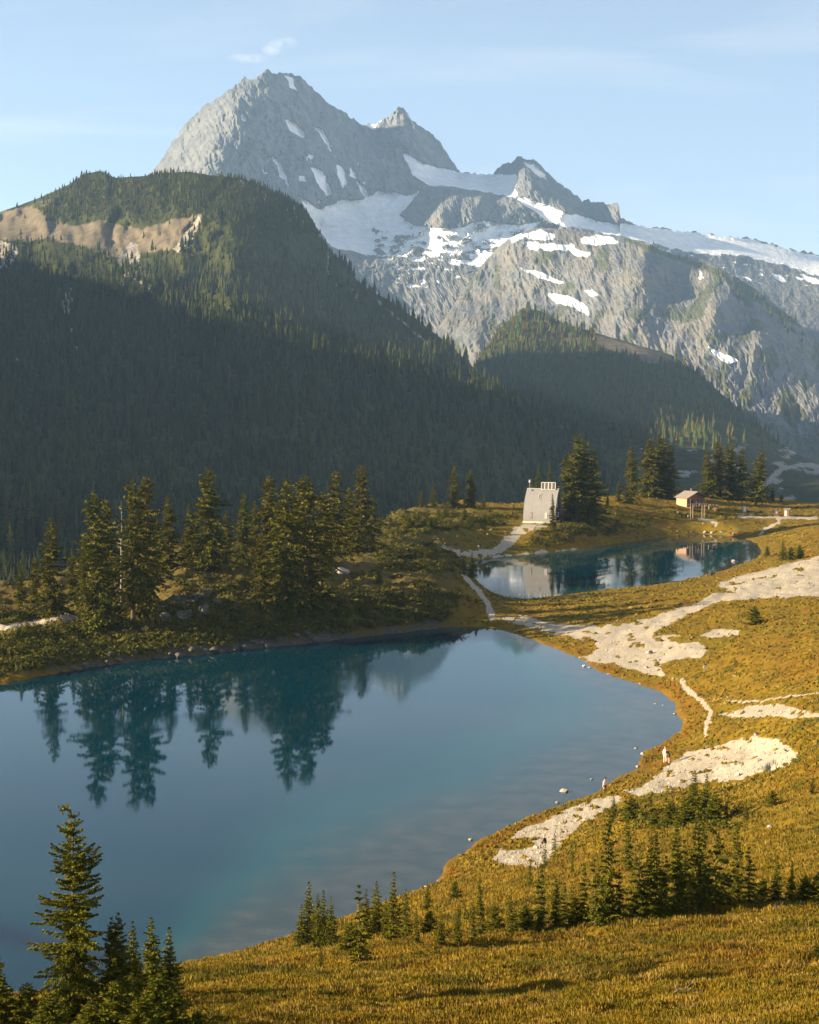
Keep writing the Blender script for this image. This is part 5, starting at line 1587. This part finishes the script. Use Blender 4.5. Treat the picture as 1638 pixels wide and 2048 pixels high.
# ------------------------------------------------------------------ hut, cabin, small structures
class MB:
    def __init__(self):
        self.v, self.f = [], []

    def poly(self, pts, faces):
        o = len(self.v)
        self.v += [tuple(p) for p in pts]
        self.f += [tuple(o + i for i in q) for q in faces]
        return self

    def box(self, c, s, rz=0.0, rx=0.0):
        R = Matrix.Rotation(rz, 3, 'Z') @ Matrix.Rotation(rx, 3, 'X')
        pts = []
        for sx in (-1, 1):
            for sy in (-1, 1):
                for sz in (-1, 1):
                    pts.append(Vector(c) + R @ Vector((sx * s[0] / 2, sy * s[1] / 2, sz * s[2] / 2)))
        return self.poly(pts, [(0, 1, 3, 2), (4, 6, 7, 5), (0, 4, 5, 1), (2, 3, 7, 6), (0, 2, 6, 4), (1, 5, 7, 3)])

    def tube(self, a, b, r0, r1=None, S=8):
        v, f = tube_arrays([a, b], [r0, r0 if r1 is None else r1], S)
        self.poly(v, f)
        o = len(self.v) - 2 * S
        self.f += [tuple(o + i for i in reversed(range(S))), tuple(o + S + i for i in range(S))]
        return self

    def build(self, name, mat, parent=None, smooth_shade=False, **kw):
        me = bpy.data.meshes.new(name)
        me.from_pydata(self.v, [], self.f)
        me.materials.append(mat)
        if smooth_shade:
            me.polygons.foreach_set('use_smooth', [True] * len(me.polygons))
        me.update()
        bm = bmesh.new()
        bm.from_mesh(me)
        bmesh.ops.recalc_face_normals(bm, faces=bm.faces)
        bm.to_mesh(me)
        bm.free()
        return link(name, me, parent, **kw)


def empty(name, loc, rz, label, cat, group=None):
    o = bpy.data.objects.new(name, None)
    COL.objects.link(o)
    o.location = loc
    o.rotation_euler = (0, 0, rz)
    tag(o, label, cat, group)
    return o


M_CLAD = simple('weathered_cladding', (0.215, 0.205, 0.20), 0.42, 0.15, 0.8, 0.0, 0.35)
M_DARKWALL = simple('dark_green_boards', (0.030, 0.038, 0.034), 0.7, 0.3, 2)
M_CONC = simple('concrete', (0.46, 0.43, 0.38), 0.9, 0.12, 2)
M_WHITE = simple('white_paint', (0.72, 0.72, 0.70), 0.6, 0.05, 3)
M_GLASS = simple('window_glass', (0.05, 0.06, 0.07), 0.08, 0.1, 1, 0.0, 0.6)
M_SOLAR = simple('solar_cells', (0.085, 0.065, 0.055), 0.35, 0.2, 4, 0.0, 0.5)
M_BROWN = simple('brown_timber', (0.16, 0.085, 0.050), 0.85, 0.25, 3)
M_LOG = simple('pale_boards', (0.40, 0.26, 0.18), 0.85, 0.2, 3)  # pale boards; on the cabin wall the paler tone stands for sunlight
M_SHINGLE = simple('grey_shingles', (0.20, 0.165, 0.14), 0.9, 0.25, 4)
M_POLE = simple('pole_wood', (0.24, 0.17, 0.115), 0.9, 0.25, 5)
M_GREY = simple('grey_metal', (0.36, 0.38, 0.38), 0.5, 0.1, 3)

TH = math.radians(18)
hd = 461.0
fx, fy = (1077 - 819) / F * hd, hd
hz = at_depth(1077, 1045.5, hd)[2]
HW, HH, HL = 4.3, 8.9, 8.3
hut = empty('arched_hut', (fx + math.sin(TH) * HW, fy + math.cos(TH) * HW, hz), -TH, 'arched two-storey hut with grey-brown curved roof and solar panels', 'hut')


def arch(z):
    return HW * (1 - (z / HH) ** 2.4)


zz = np.linspace(0.35, HH, 15)
npan = 7
for i in range(npan):                                   # cladding strips, alternate ones a touch proud
    x0, x1 = -HL / 2 + HL * i / npan + 0.004, -HL / 2 + HL * (i + 1) / npan - 0.004
    if i == npan - 1:
        x1 += 0.55
    for sgn in (-1, 1):
        pts, o = [], 0.05 + 0.012 * (i % 2)
        for z in zz:
            for xx, t in ((x0, o), (x1, o), (x1, -0.12), (x0, -0.12)):
                pts.append((xx, sgn * (arch(z) + t), z + t * 0.5))
        fc = []
        for k in range(len(zz) - 1):
            for e in range(4):
                fc.append((4 * k + e, 4 * k + (e + 1) % 4, 4 * k + 4 + (e + 1) % 4, 4 * k + 4 + e))
        fc += [(0, 1, 2, 3), tuple(4 * (len(zz) - 1) + e for e in range(4))]
        MB().poly(pts, fc).build('cladding_strip', M_CLAD, hut)
for sx, nm in ((1, 'gable_wall'), (-1, 'gable_wall')):
    zg = np.linspace(0.0, HH - 0.2, 12)
    pts = [(sx * (HL / 2 - 0.06), -arch(z) + 0.1, z) for z in zg] + [(sx * (HL / 2 - 0.06), arch(z) - 0.1, z) for z in zg[::-1]]
    pts2 = [(p[0] - sx * 0.25, p[1], p[2]) for p in pts]
    m = len(pts)
    MB().poly(pts + pts2, [tuple(range(m)), tuple(reversed(range(m, 2 * m)))] + [(i, (i + 1) % m, m + (i + 1) % m, m + i) for i in range(m)]).build(nm, M_DARKWALL, hut)
MB().box((0, 0, -0.55), (HL + 0.3, HW * 2 + 0.3, 1.8)).build('foundation', M_CONC, hut)
MB().box((0.25, 0, HH + 0.07), (HL + 0.6, 0.4, 0.16)).build('ridge_cap', M_GREY, hut)


def on_arch(xc, z, w, h, nm, mat, proud=0.10, frame=None):
    y0, y1 = -arch(z - h / 2), -arch(z + h / 2)
    ang = math.atan2(y1 - y0, h)
    L = math.hypot(h, y1 - y0)
    if frame:
        fr = MB()
        for dx, dz, sx, sz in ((-w / 2, 0, 0.1, L + 0.2), (w / 2, 0, 0.1, L + 0.2), (0, L / 2, w + 0.2, 0.1), (0, -L / 2, w + 0.2, 0.1)):
            R = Matrix.Rotation(-ang, 3, 'X')
            p = Vector((xc, (y0 + y1) / 2 - proud - 0.03, z)) + R @ Vector((dx, 0, dz))
            fr.box(p, (sx, 0.12, sz), 0, -ang)
    o = MB().box((xc, (y0 + y1) / 2 - proud, z), (w, 0.08, L), 0, -ang).build(nm, mat, hut)
    if frame:
        fr.build('frame', frame, o)


on_arch(-2.05, 2.0, 0.42, 1.35, 'window', M_LOG, 0.09, M_CLAD)
on_arch(2.15, 1.95, 0.42, 1.30, 'window', M_LOG, 0.09, M_WHITE)
on_arch(-0.15, 6.95, 0.5, 1.2, 'skylight', M_BROWN, 0.12, M_GREY)
MB().box((-2.6, -0.55, 8.45), (0.35, 0.35, 0.5)).build('roof_vent', M_DARKWALL, hut)
for k in range(4):
    xc = 0.35 + 0.98 * k
    R = -0.12
    p = MB().box((xc, -0.35, 9.75), (0.86, 0.05, 1.78), 0, R).build('solar_panel', M_SOLAR, hut)
    fr = MB()
    for dx, dz, sx, sz in ((-0.46, 0, 0.09, 1.95), (0.46, 0, 0.09, 1.95), (0, 0.93, 0.98, 0.09), (0, -0.93, 0.98, 0.09)):
        q = Vector((xc, -0.37, 9.75)) + Matrix.Rotation(R, 3, 'X') @ Vector((dx, 0, dz))
        fr.box(q, (sx, 0.09, sz), 0, R)
    fr.build('frame', M_WHITE, p)
for xc in (0.6, 3.1):
    MB().tube((xc, 0.25, 8.6), (xc, -0.2, 10.4), 0.04).build('panel_strut', M_GREY, hut)
gxp = HL / 2 + 0.02
for yc, zc, w, h, nm, mat in ((-0.4, 5.3, 0.75, 2.3, 'window', M_GLASS), (-1.5, 1.75, 1.0, 2.3, 'door', M_WHITE), (0.1, 8.0 - 0.7, 0.8, 0.8, 'window', M_GREY), (1.4, 1.9, 0.9, 1.2, 'window', M_GLASS)):
    o = MB().box((gxp, yc, zc), (0.1, w, h)).build(nm, mat, hut)
    if nm == 'window':
        fr = MB()
        for dy, dz, sy, sz in ((-w / 2, 0, 0.1, h + 0.2), (w / 2, 0, 0.1, h + 0.2), (0, h / 2, w + 0.2, 0.1), (0, -h / 2, w + 0.2, 0.1), (0, 0, w, 0.07)):
            fr.box((gxp + 0.05, yc + dy, zc + dz), (0.1, sy, sz))
        fr.build('frame', M_WHITE, o)
    else:
        MB().box((gxp + 0.06, yc + 0.1, zc + 0.6), (0.06, 0.35, 0.45)).build('pane', M_GLASS, o)
        MB().tube((gxp + 0.1, yc + 0.38, zc - 0.1), (gxp + 0.1, yc + 0.38, zc + 0.05), 0.03).build('handle', M_GREY, o)
MB().box((gxp + 0.75, 0.3, 3.35), (1.5, 4.8, 0.15)).build('balcony_deck', M_BROWN, hut)
for yc in (-1.9, 0.3, 2.5):
    MB().box((gxp + 1.4, yc, 2.2), (0.14, 0.14, 4.5)).build('balcony_post', M_BROWN, hut)
MB().box((gxp + 1.45, 0.3, 4.4), (0.08, 4.7, 0.1)).build('balcony_rail', M_BROWN, hut)
# mast with a white instrument box behind the roof
mx, my = (1060 - 819) / F * 474, 474.0
mz = float(ground_z(np.array([mx]), np.array([my]))[0])
mast = empty('instrument_mast', (mx, my, mz), 0.2, 'thin mast with a white instrument box behind the hut roof', 'mast')
mh = at_depth(1060, 960, 474)[2] - mz
MB().tube((0, 0, -0.3), (0, 0, mh - 0.4), 0.05).build('pole', M_GREY, mast)
MB().box((0, 0, mh - 0.35), (0.38, 0.38, 0.8)).build('instrument_box', M_WHITE, mast)
MB().box((0, 0, mh - 1.4), (1.3, 0.06, 0.06)).build('crossarm', M_GREY, mast)

# brown cabin
TC = math.radians(58)
cd = 521.0
cxp, cyp = (1375 - 819) / F * cd, cd
cz = at_depth(1375, 1014, cd)[2]
CL, CW, CH, CR = 4.8, 7.0, 2.9, 1.6
u = Vector((math.cos(TC), -math.sin(TC), 0))
w_ = Vector((math.sin(TC), math.cos(TC), 0))
cen = Vector((cxp, cyp, cz)) - u * CL / 2 + w_ * CW / 2
cabin = empty('timber_cabin', cen, -TC, 'small brown timber cabin with a low gabled roof beyond the far lake', 'cabin')
gz0 = float(ground_z(np.array([cen.x]), np.array([cen.y]))[0])
for i in range(9):                                      # board courses on the sunlit side, sunlight put into their paler colour
    MB().box((0, -CW / 2, CH * (i + 0.5) / 9), (CL, 0.12 + 0.02 * (i % 2), CH / 9 - 0.03)).build('wall_board', M_LOG, cabin)
MB().box((CL / 2 - 0.1, 0.0, CH / 2), (0.16, CW - 0.16, CH)).build('front_wall', M_BROWN, cabin)
MB().box((-CL / 2 + 0.1, 0.0, CH / 2), (0.16, CW - 0.16, CH)).build('back_wall', M_BROWN, cabin)
MB().box((0, CW / 2 - 0.02, CH / 2), (CL, 0.14, CH)).build('side_wall', M_BROWN, cabin)
for sx in (1, -1):
    MB().poly([(sx * (CL / 2 - 0.15), -CW / 2, CH), (sx * (CL / 2 - 0.15), CW / 2, CH), (sx * (CL / 2 - 0.15), 0, CH + CR), (sx * (CL / 2 - 0.3), -CW / 2, CH), (sx * (CL / 2 - 0.3), CW / 2, CH), (sx * (CL / 2 - 0.3), 0, CH + CR)],
              [(0, 1, 2), (3, 5, 4), (0, 3, 4, 1), (1, 4, 5, 2), (2, 5, 3, 0)]).build('gable', M_BROWN, cabin)
for sg in (-1, 1):
    ang = math.atan2(CR, CW / 2)
    Ls = math.hypot(CR, CW / 2) + 0.7
    for k in range(6):                                  # shingle courses
        q = (k + 0.5) / 6 * Ls - 0.0
        MB().box((0.35, sg * q * math.cos(ang), CH + CR + 0.12 - q * math.sin(ang) - 0.012 * (k % 2)), (CL + 1.5, Ls / 6 + 0.03, 0.10), 0, -sg * ang - sg * 0.02).build('shingle_course', M_SHINGLE, cabin)
MB().box((CL / 2 + 0.8, 0, -0.1), (1.6, CW, 0.16)).build('deck', M_BROWN, cabin)
MB().box((0, 0, -0.12), (CL, CW, 0.22)).build('floor', M_BROWN, cabin)
for sx in (-CL / 2 + 0.3, 0, CL / 2 - 0.3, CL / 2 + 1.4):
    for sy in (-CW / 2 + 0.15, CW / 2 - 0.15):
        MB().box((sx, sy, -1.1), (0.25, 0.25, 2.0)).build('stilt', M_POLE, cabin)
for sy in (-CW / 2 + 0.1, -1.0, 1.2, CW / 2 - 0.1):
    MB().box((CL / 2 + 1.5, sy, 1.3), (0.14, 0.14, 2.7)).build('porch_post', M_BROWN, cabin)
MB().box((CL / 2 + 1.5, 0, 1.0), (0.1, CW, 0.12)).build('porch_rail', M_LOG, cabin)
for yc in (1.2, 2.5):
    o = MB().box((CL / 2 + 0.0, yc, 1.75), (0.1, 1.0, 1.0)).build('window', M_GLASS, cabin)
    fr = MB()
    for dy, dz, sy, sz in ((-0.5, 0, 0.1, 1.15), (0.5, 0, 0.1, 1.15), (0, 0.52, 1.1, 0.1), (0, -0.52, 1.1, 0.1), (0, 0, 0.06, 1.0)):
        fr.box((CL / 2 + 0.05, yc + dy, 1.75 + dz), (0.08, sy, sz))
    fr.build('frame', M_POLE, o)
o = MB().box((CL / 2 + 0.0, -1.4, 1.05), (0.1, 0.95, 2.0)).build('door', M_DARKWALL, cabin)
MB().tube((CL / 2 + 0.1, -1.05, 1.0), (CL / 2 + 0.1, -1.05, 1.15), 0.03).build('handle', M_GREY, o)
MB().tube((-0.8, 0.9, CH + 0.6), (-0.8, 0.9, CH + CR + 0.9), 0.10).build('stove_pipe', M_GREY, cabin)


def food_pole(px, py, top, lab):
    x, y, z = on_ground(px, py)
    h = (py - top) * y / F
    o = empty('food_hanging_rack', (x, y, z), 0.25, lab, 'rack', 'tall timber racks by the cabin')
    for dx in (0, 1.0):
        MB().tube((dx, 0.6 * dx, -0.3), (dx, 0.6 * dx, h), 0.16, 0.12).build('post', M_POLE, o)
    MB().box((0.5, 0.3, h + 0.05), (3.6, 0.2, 0.2), 0.54).build('crossbar', M_POLE, o)
    for dx in (-0.7, 1.6):
        MB().tube((0.5 + dx * 0.86, 0.3 + dx * 0.5, h), (0.5 + dx * 0.5, 0.3 + dx * 0.3, h - 0.8), 0.06).build('brace', M_POLE, o)


food_pole(1381, 1041, 1010, 'left tall timber rack standing before the brown cabin')
food_pole(1404, 1037, 1009, 'right tall timber rack standing before the brown cabin')

# notice shelter, outhouse, box
x, y, z = on_ground(1553, 1032)
sh = empty('notice_shelter', (x, y, z), 0.1, 'small roofed notice shelter at the end of the far path', 'notice board')
hh = (1032 - 1017) * y / F
for dx in (-0.45, 0.45):
    MB().box((dx, 0, hh * 0.4), (0.12, 0.12, hh * 0.9)).build('post', M_LOG, sh)
MB().box((0, 0, hh * 0.55), (0.9, 0.06, hh * 0.42)).build('notice_panel', M_WHITE, sh)
for sg in (-1, 1):
    p = MB()
    R = Matrix.Rotation(sg * 0.6, 3, 'Y')
    p.poly([Vector((sg * 0.40, 0, hh * 0.88)) + R @ Vector((a * 0.5, b * 0.45, c * 0.06)) for a in (-1, 1) for b in (-1, 1) for c in (-1, 1)], [(0, 1, 3, 2), (4, 6, 7, 5), (0, 4, 5, 1), (2, 3, 7, 6), (0, 2, 6, 4), (1, 5, 7, 3)])
    p.build('roof_slope', M_LOG, sh)
x, y, z = on_ground(1574, 1032)
oh = empty('outhouse', (x, y, z), -0.4, 'small dark outhouse with a grey door right of the notice shelter', 'outhouse')
MB().box((0, 0, 0.9), (1.6, 1.6, 2.2)).build('walls', M_BROWN, oh)
MB().box((0, -0.05, 2.12), (2.0, 2.1, 0.16), 0, 0.15).build('roof', M_SHINGLE, oh)
o = MB().box((-0.25, -0.82, 0.85), (0.75, 0.08, 1.8)).build('door', M_GREY, oh)
MB().tube((0.0, -0.9, 0.8), (0.0, -0.9, 0.95), 0.03).build('handle', M_WHITE, o)
x, y, z = on_ground(1488, 1024)
bx = empty('storage_box', (x, y, z), 0.2, 'grey metal storage locker between the two tree clumps', 'locker')
MB().box((0, 0, 0.75), (0.95, 0.8, 1.6)).build('body', M_GREY, bx)
MB().box((0, 0, 1.6), (1.05, 0.9, 0.1)).build('lid', M_GREY, bx)
MB().box((0.1, -0.42, 0.8), (0.7, 0.04, 1.2)).build('door', M_WHITE, bx)
for px, py, top, lab in ((957, 1101, 1091, 'small white-topped marker post beside the path to the hut'), (1409, 1346, 1331, 'small white-topped marker post on the right meadow')):
    x, y, z = on_ground(px, py)
    h = (py - top) * y / F
    o = empty('marker_post', (x, y, z), 0.3, lab, 'post', 'white-topped marker posts')
    MB().box((0, 0, h * 0.4), (0.10, 0.10, h)).build('post', M_POLE, o)
    MB().box((0, -0.06, h * 0.85), (0.34, 0.05, 0.34)).build('plate', M_WHITE, o)
x, y, z = on_ground(1432, 1021)
o = empty('picnic_table', (x, y, z), 0.5, 'timber picnic table on the shaded grass right of the cabin', 'table')
MB().box((0, 0, 0.74), (1.9, 0.75, 0.06)).build('tabletop', M_LOG, o)
for sy in (-0.7, 0.7):
    MB().box((0, sy, 0.44), (1.9, 0.26, 0.05)).build('bench', M_LOG, o)
for sx in (-0.7, 0.7):
    MB().box((sx, 0, 0.36), (0.1, 1.35, 0.75)).build('trestle', M_BROWN, o)


# ------------------------------------------------------------------ people
SKIN = simple('skin', (0.50, 0.30, 0.20), 0.6, 0.05, 5)
HAIRM = simple('dark_hair', (0.02, 0.015, 0.012), 0.6, 0.2, 9)
HAIRL = simple('fair_hair', (0.38, 0.26, 0.13), 0.6, 0.2, 9)
CLOTH = {k: simple('cloth_' + k, c, 0.9, 0.12, 8) for k, c in dict(pale=(0.62, 0.52, 0.48), cream=(0.66, 0.60, 0.52), dark=(0.03, 0.026, 0.026), brown=(0.10, 0.055, 0.035), red=(0.42, 0.05, 0.03), white=(0.75, 0.73, 0.70), orange=(0.50, 0.16, 0.05), khaki=(0.34, 0.28, 0.17), teal=(0.05, 0.14, 0.15)).items()}


def person(px, py, height, heading, label, top, legs, hair, pose='stand', bare_legs=False, bare_arms=True, group=None, loc=None):
    x, y, z = loc if loc else on_ground(px, py)
    s = height / 1.75
    J = {'pel': (0, 0, 0.95), 'sp': (0, 0, 1.15), 'ch': (0, 0, 1.35), 'nk': (0, 0, 1.50), 'hd0': (0, 0.01, 1.575), 'hd': (0, 0.02, 1.67), 'hd2': (0, 0.01, 1.74),
         'shL': (-0.17, 0, 1.42), 'elL': (-0.23, -0.02, 1.14), 'wrL': (-0.22, 0.06, 0.90), 'haL': (-0.21, 0.09, 0.81), 'shR': (0.17, 0, 1.42), 'elR': (0.23, -0.02, 1.14), 'wrR': (0.22, 0.06, 0.90), 'haR': (0.21, 0.09, 0.81),
         'hiL': (-0.10, 0, 0.90), 'knL': (-0.11, 0.02, 0.50), 'anL': (-0.11, -0.01, 0.09), 'toL': (-0.12, 0.14, 0.04), 'hiR': (0.10, 0, 0.90), 'knR': (0.11, 0.03, 0.50), 'anR': (0.12, 0.0, 0.09), 'toR': (0.14, 0.15, 0.04)}
    if pose == 'walk':
        J.update(knL=(-0.10, 0.14, 0.52), anL=(-0.10, 0.20, 0.10), toL=(-0.10, 0.34, 0.06), knR=(0.10, -0.04, 0.50), anR=(0.10, -0.24, 0.13), toR=(0.10, -0.12, 0.04), elL=(-0.23, -0.12, 1.15), wrL=(-0.22, -0.10, 0.92), haL=(-0.21, -0.08, 0.83), elR=(0.23, 0.06, 1.15), wrR=(0.21, 0.2, 0.98), haR=(0.20, 0.26, 0.92))
    if pose == 'lean':
        J.update(sp=(0, 0.07, 1.13), ch=(0, 0.22, 1.28), nk=(0, 0.33, 1.38), hd0=(0, 0.40, 1.42), hd=(0, 0.46, 1.46), hd2=(0, 0.50, 1.52), shL=(-0.17, 0.27, 1.33), shR=(0.17, 0.27, 1.33), elL=(-0.2, 0.36, 1.06), wrL=(-0.14, 0.46, 0.86), haL=(-0.12, 0.48, 0.78), elR=(0.2, 0.36, 1.06), wrR=(0.14, 0.46, 0.86), haR=(0.12, 0.48, 0.78))
    if pose == 'sit':
        dz = -0.50
        for k in list(J):
            a = J[k]
            if k[:2] not in ('kn', 'an', 'to', 'hi'):
                J[k] = (a[0], a[1] + (0.10 if k[:2] in ('nk', 'hd', 'ch', 'sh') else 0), a[2] + dz)
        J.update(hiL=(-0.10, 0.02, 0.42), hiR=(0.10, 0.02, 0.42), knL=(-0.13, 0.42, 0.52), knR=(0.13, 0.44, 0.52), anL=(-0.13, 0.46, 0.10), anR=(0.13, 0.50, 0.10), toL=(-0.14, 0.62, 0.05), toR=(0.14, 0.66, 0.05), elL=(-0.25, 0.16, 0.66), wrL=(-0.15, 0.36, 0.60), haL=(-0.10, 0.44, 0.58), elR=(0.25, 0.16, 0.66), wrR=(0.15, 0.36, 0.60), haR=(0.10, 0.44, 0.58))
    RAD = dict(pel=0.145, sp=0.125, ch=0.15, nk=0.055, hd0=0.07, hd=0.095, hd2=0.075, sh=0.07, el=0.045, wr=0.032, ha=0.036, hi=0.095, kn=0.062, an=0.042, to=0.04)
    names = list(J)
    idx = {k: i for i, k in enumerate(names)}
    E = [('pel', 'sp'), ('sp', 'ch'), ('ch', 'nk'), ('nk', 'hd0'), ('hd0', 'hd'), ('hd', 'hd2')]
    for q in 'LR':
        E += [('ch', 'sh' + q), ('sh' + q, 'el' + q), ('el' + q, 'wr' + q), ('wr' + q, 'ha' + q), ('pel', 'hi' + q), ('hi' + q, 'kn' + q), ('kn' + q, 'an' + q), ('an' + q, 'to' + q)]
    me = bpy.data.meshes.new('person_cage')
    me.from_pydata([J[k] for k in names], [(idx[a], idx[b]) for a, b in E], [])
    tmp = bpy.data.objects.new('person_cage', me)
    COL.objects.link(tmp)
    sk = tmp.modifiers.new('skin', 'SKIN')
    sk.use_smooth_shade = True
    for i, k in enumerate(names):
        r = RAD.get(k, RAD.get(k[:2], 0.05))
        sv = me.skin_vertices[0].data[i]
        sv.radius = (r, r)
        sv.use_root = (k == 'pel')
    tmp.modifiers.new('sub', 'SUBSURF').levels = 1
    dg = bpy.context.evaluated_depsgraph_get()
    body = bpy.data.meshes.new_from_object(tmp.evaluated_get(dg))
    bpy.data.objects.remove(tmp)
    body.materials.clear()
    for m in (SKIN, CLOTH[top], CLOTH[legs], HAIRM):
        body.materials.append(m)
    jn = np.array([J[k] for k in names])
    own = {}
    for i, k in enumerate(names):
        p = k[:2]
        own[i] = 0 if k in ('hd0', 'hd', 'hd2', 'nk') or p in ('ha',) or (p in ('el', 'wr') and bare_arms) or (p in ('kn', 'an') and bare_legs) else (2 if k == 'pel' or p in ('hi', 'kn', 'an') else (3 if p == 'to' else 1))
    for pl in body.polygons:
        c = np.array(pl.center)
        pl.material_index = own[int(np.argmin(((jn - c) ** 2).sum(1)))]
    o = link('person', body, None, label, 'person', group)
    o.location = (x, y, z)
    o.scale = (s, s, s)
    o.rotation_euler = (0, 0, heading)
    hb = bmesh.new()
    bmesh.ops.create_uvsphere(hb, u_segments=12, v_segments=8, radius=1.0)
    for v in hb.verts:
        v.co = Vector((v.co.x * 0.105, v.co.y * 0.112 - 0.022, max(v.co.z, -0.45) * 0.115 + 0.035)) + Vector(J['hd'])
        if v.co.y > J['hd'][1] + 0.055 and v.co.z < J['hd'][2] + 0.05:
            v.co.y = J['hd'][1] + 0.04
    hm = bpy.data.meshes.new('hair')
    hb.to_mesh(hm)
    hb.free()
    hm.materials.append(hair)
    link('hair', hm, o)
    return o


person(1210, 1591, 1.74, 0.5, 'person in a pale shirt and dark trousers standing by the lake shore', 'pale', 'brown', HAIRM, 'stand', bare_arms=False)
person(1330, 1527, 1.76, -0.4, 'person in cream clothes and light hat of the pair on the beach', 'cream', 'cream', HAIRL, 'stand', bare_arms=False)
x, y, z = on_ground(1338, 1528)
person(1338, 1528, 1.66, 0.9, 'person in dark top with bare legs leaning over beside the cream-clothed one', 'dark', 'brown', HAIRL, 'lean', bare_legs=True)
person(1091, 1700, 1.74, 1.2, 'person in a dark jacket sitting at the end of the narrow beach', 'dark', 'khaki', HAIRL, 'sit', bare_arms=False)
person(1461, 1074, 1.70, 2.6, 'person in red standing at the edge of the far lake', 'red', 'orange', HAIRM, 'stand')
person(1466, 1073, 1.2, 2.6, 'child in white wading at the edge of the far lake', 'white', 'white', HAIRL, 'stand')
for px, py, h, hd_, lab, t, l in [(1356, 1034, 1.7, 0.4, 'person in white among the bushes left of the racks', 'white', 'dark'), (1376, 1041, 1.72, 2.2, 'person in a white top beside the left timber rack', 'white', 'khaki'), (1418, 1019, 1.7, 1.0, 'person with an orange top just right of the cabin porch', 'orange', 'white'),
                                  (1426, 1018, 1.75, 0.2, 'person in a white shirt left of the picnic table', 'white', 'dark'), (1433, 1019, 1.7, 2.9, 'person in a white shirt right of the picnic table', 'white', 'brown'), (1399, 1018, 1.7, 0.5, 'person in red on the porch side of the cabin', 'red', 'dark'), (1554, 1034, 1.7, 0.2, 'person standing under the notice shelter', 'pale', 'red')]:
    person(px, py, h, hd_, lab, t, l, HAIRM)

# ------------------------------------------------------------------ the air
hz_mat = bpy.data.materials.new('haze')
hz_mat.use_nodes = True
hn, hl = hz_mat.node_tree.nodes, hz_mat.node_tree.links
hn.clear()
ho = hn.new('ShaderNodeOutputMaterial')
hv = hn.new('ShaderNodeVolumePrincipled')
hv.inputs['Color'].default_value = (0.41, 0.65, 1.0, 1)
hv.inputs['Density'].default_value = 4.6e-5
hv.inputs['Anisotropy'].default_value = 0.15
hl.new(hv.outputs[0], ho.inputs['Volume'])
m = MB().box((0, 3500, 540), (6200, 8400, 1740))
hb = m.build('haze', hz_mat, kind='stuff', label='pale blue evening haze filling the valley air', cat='haze')
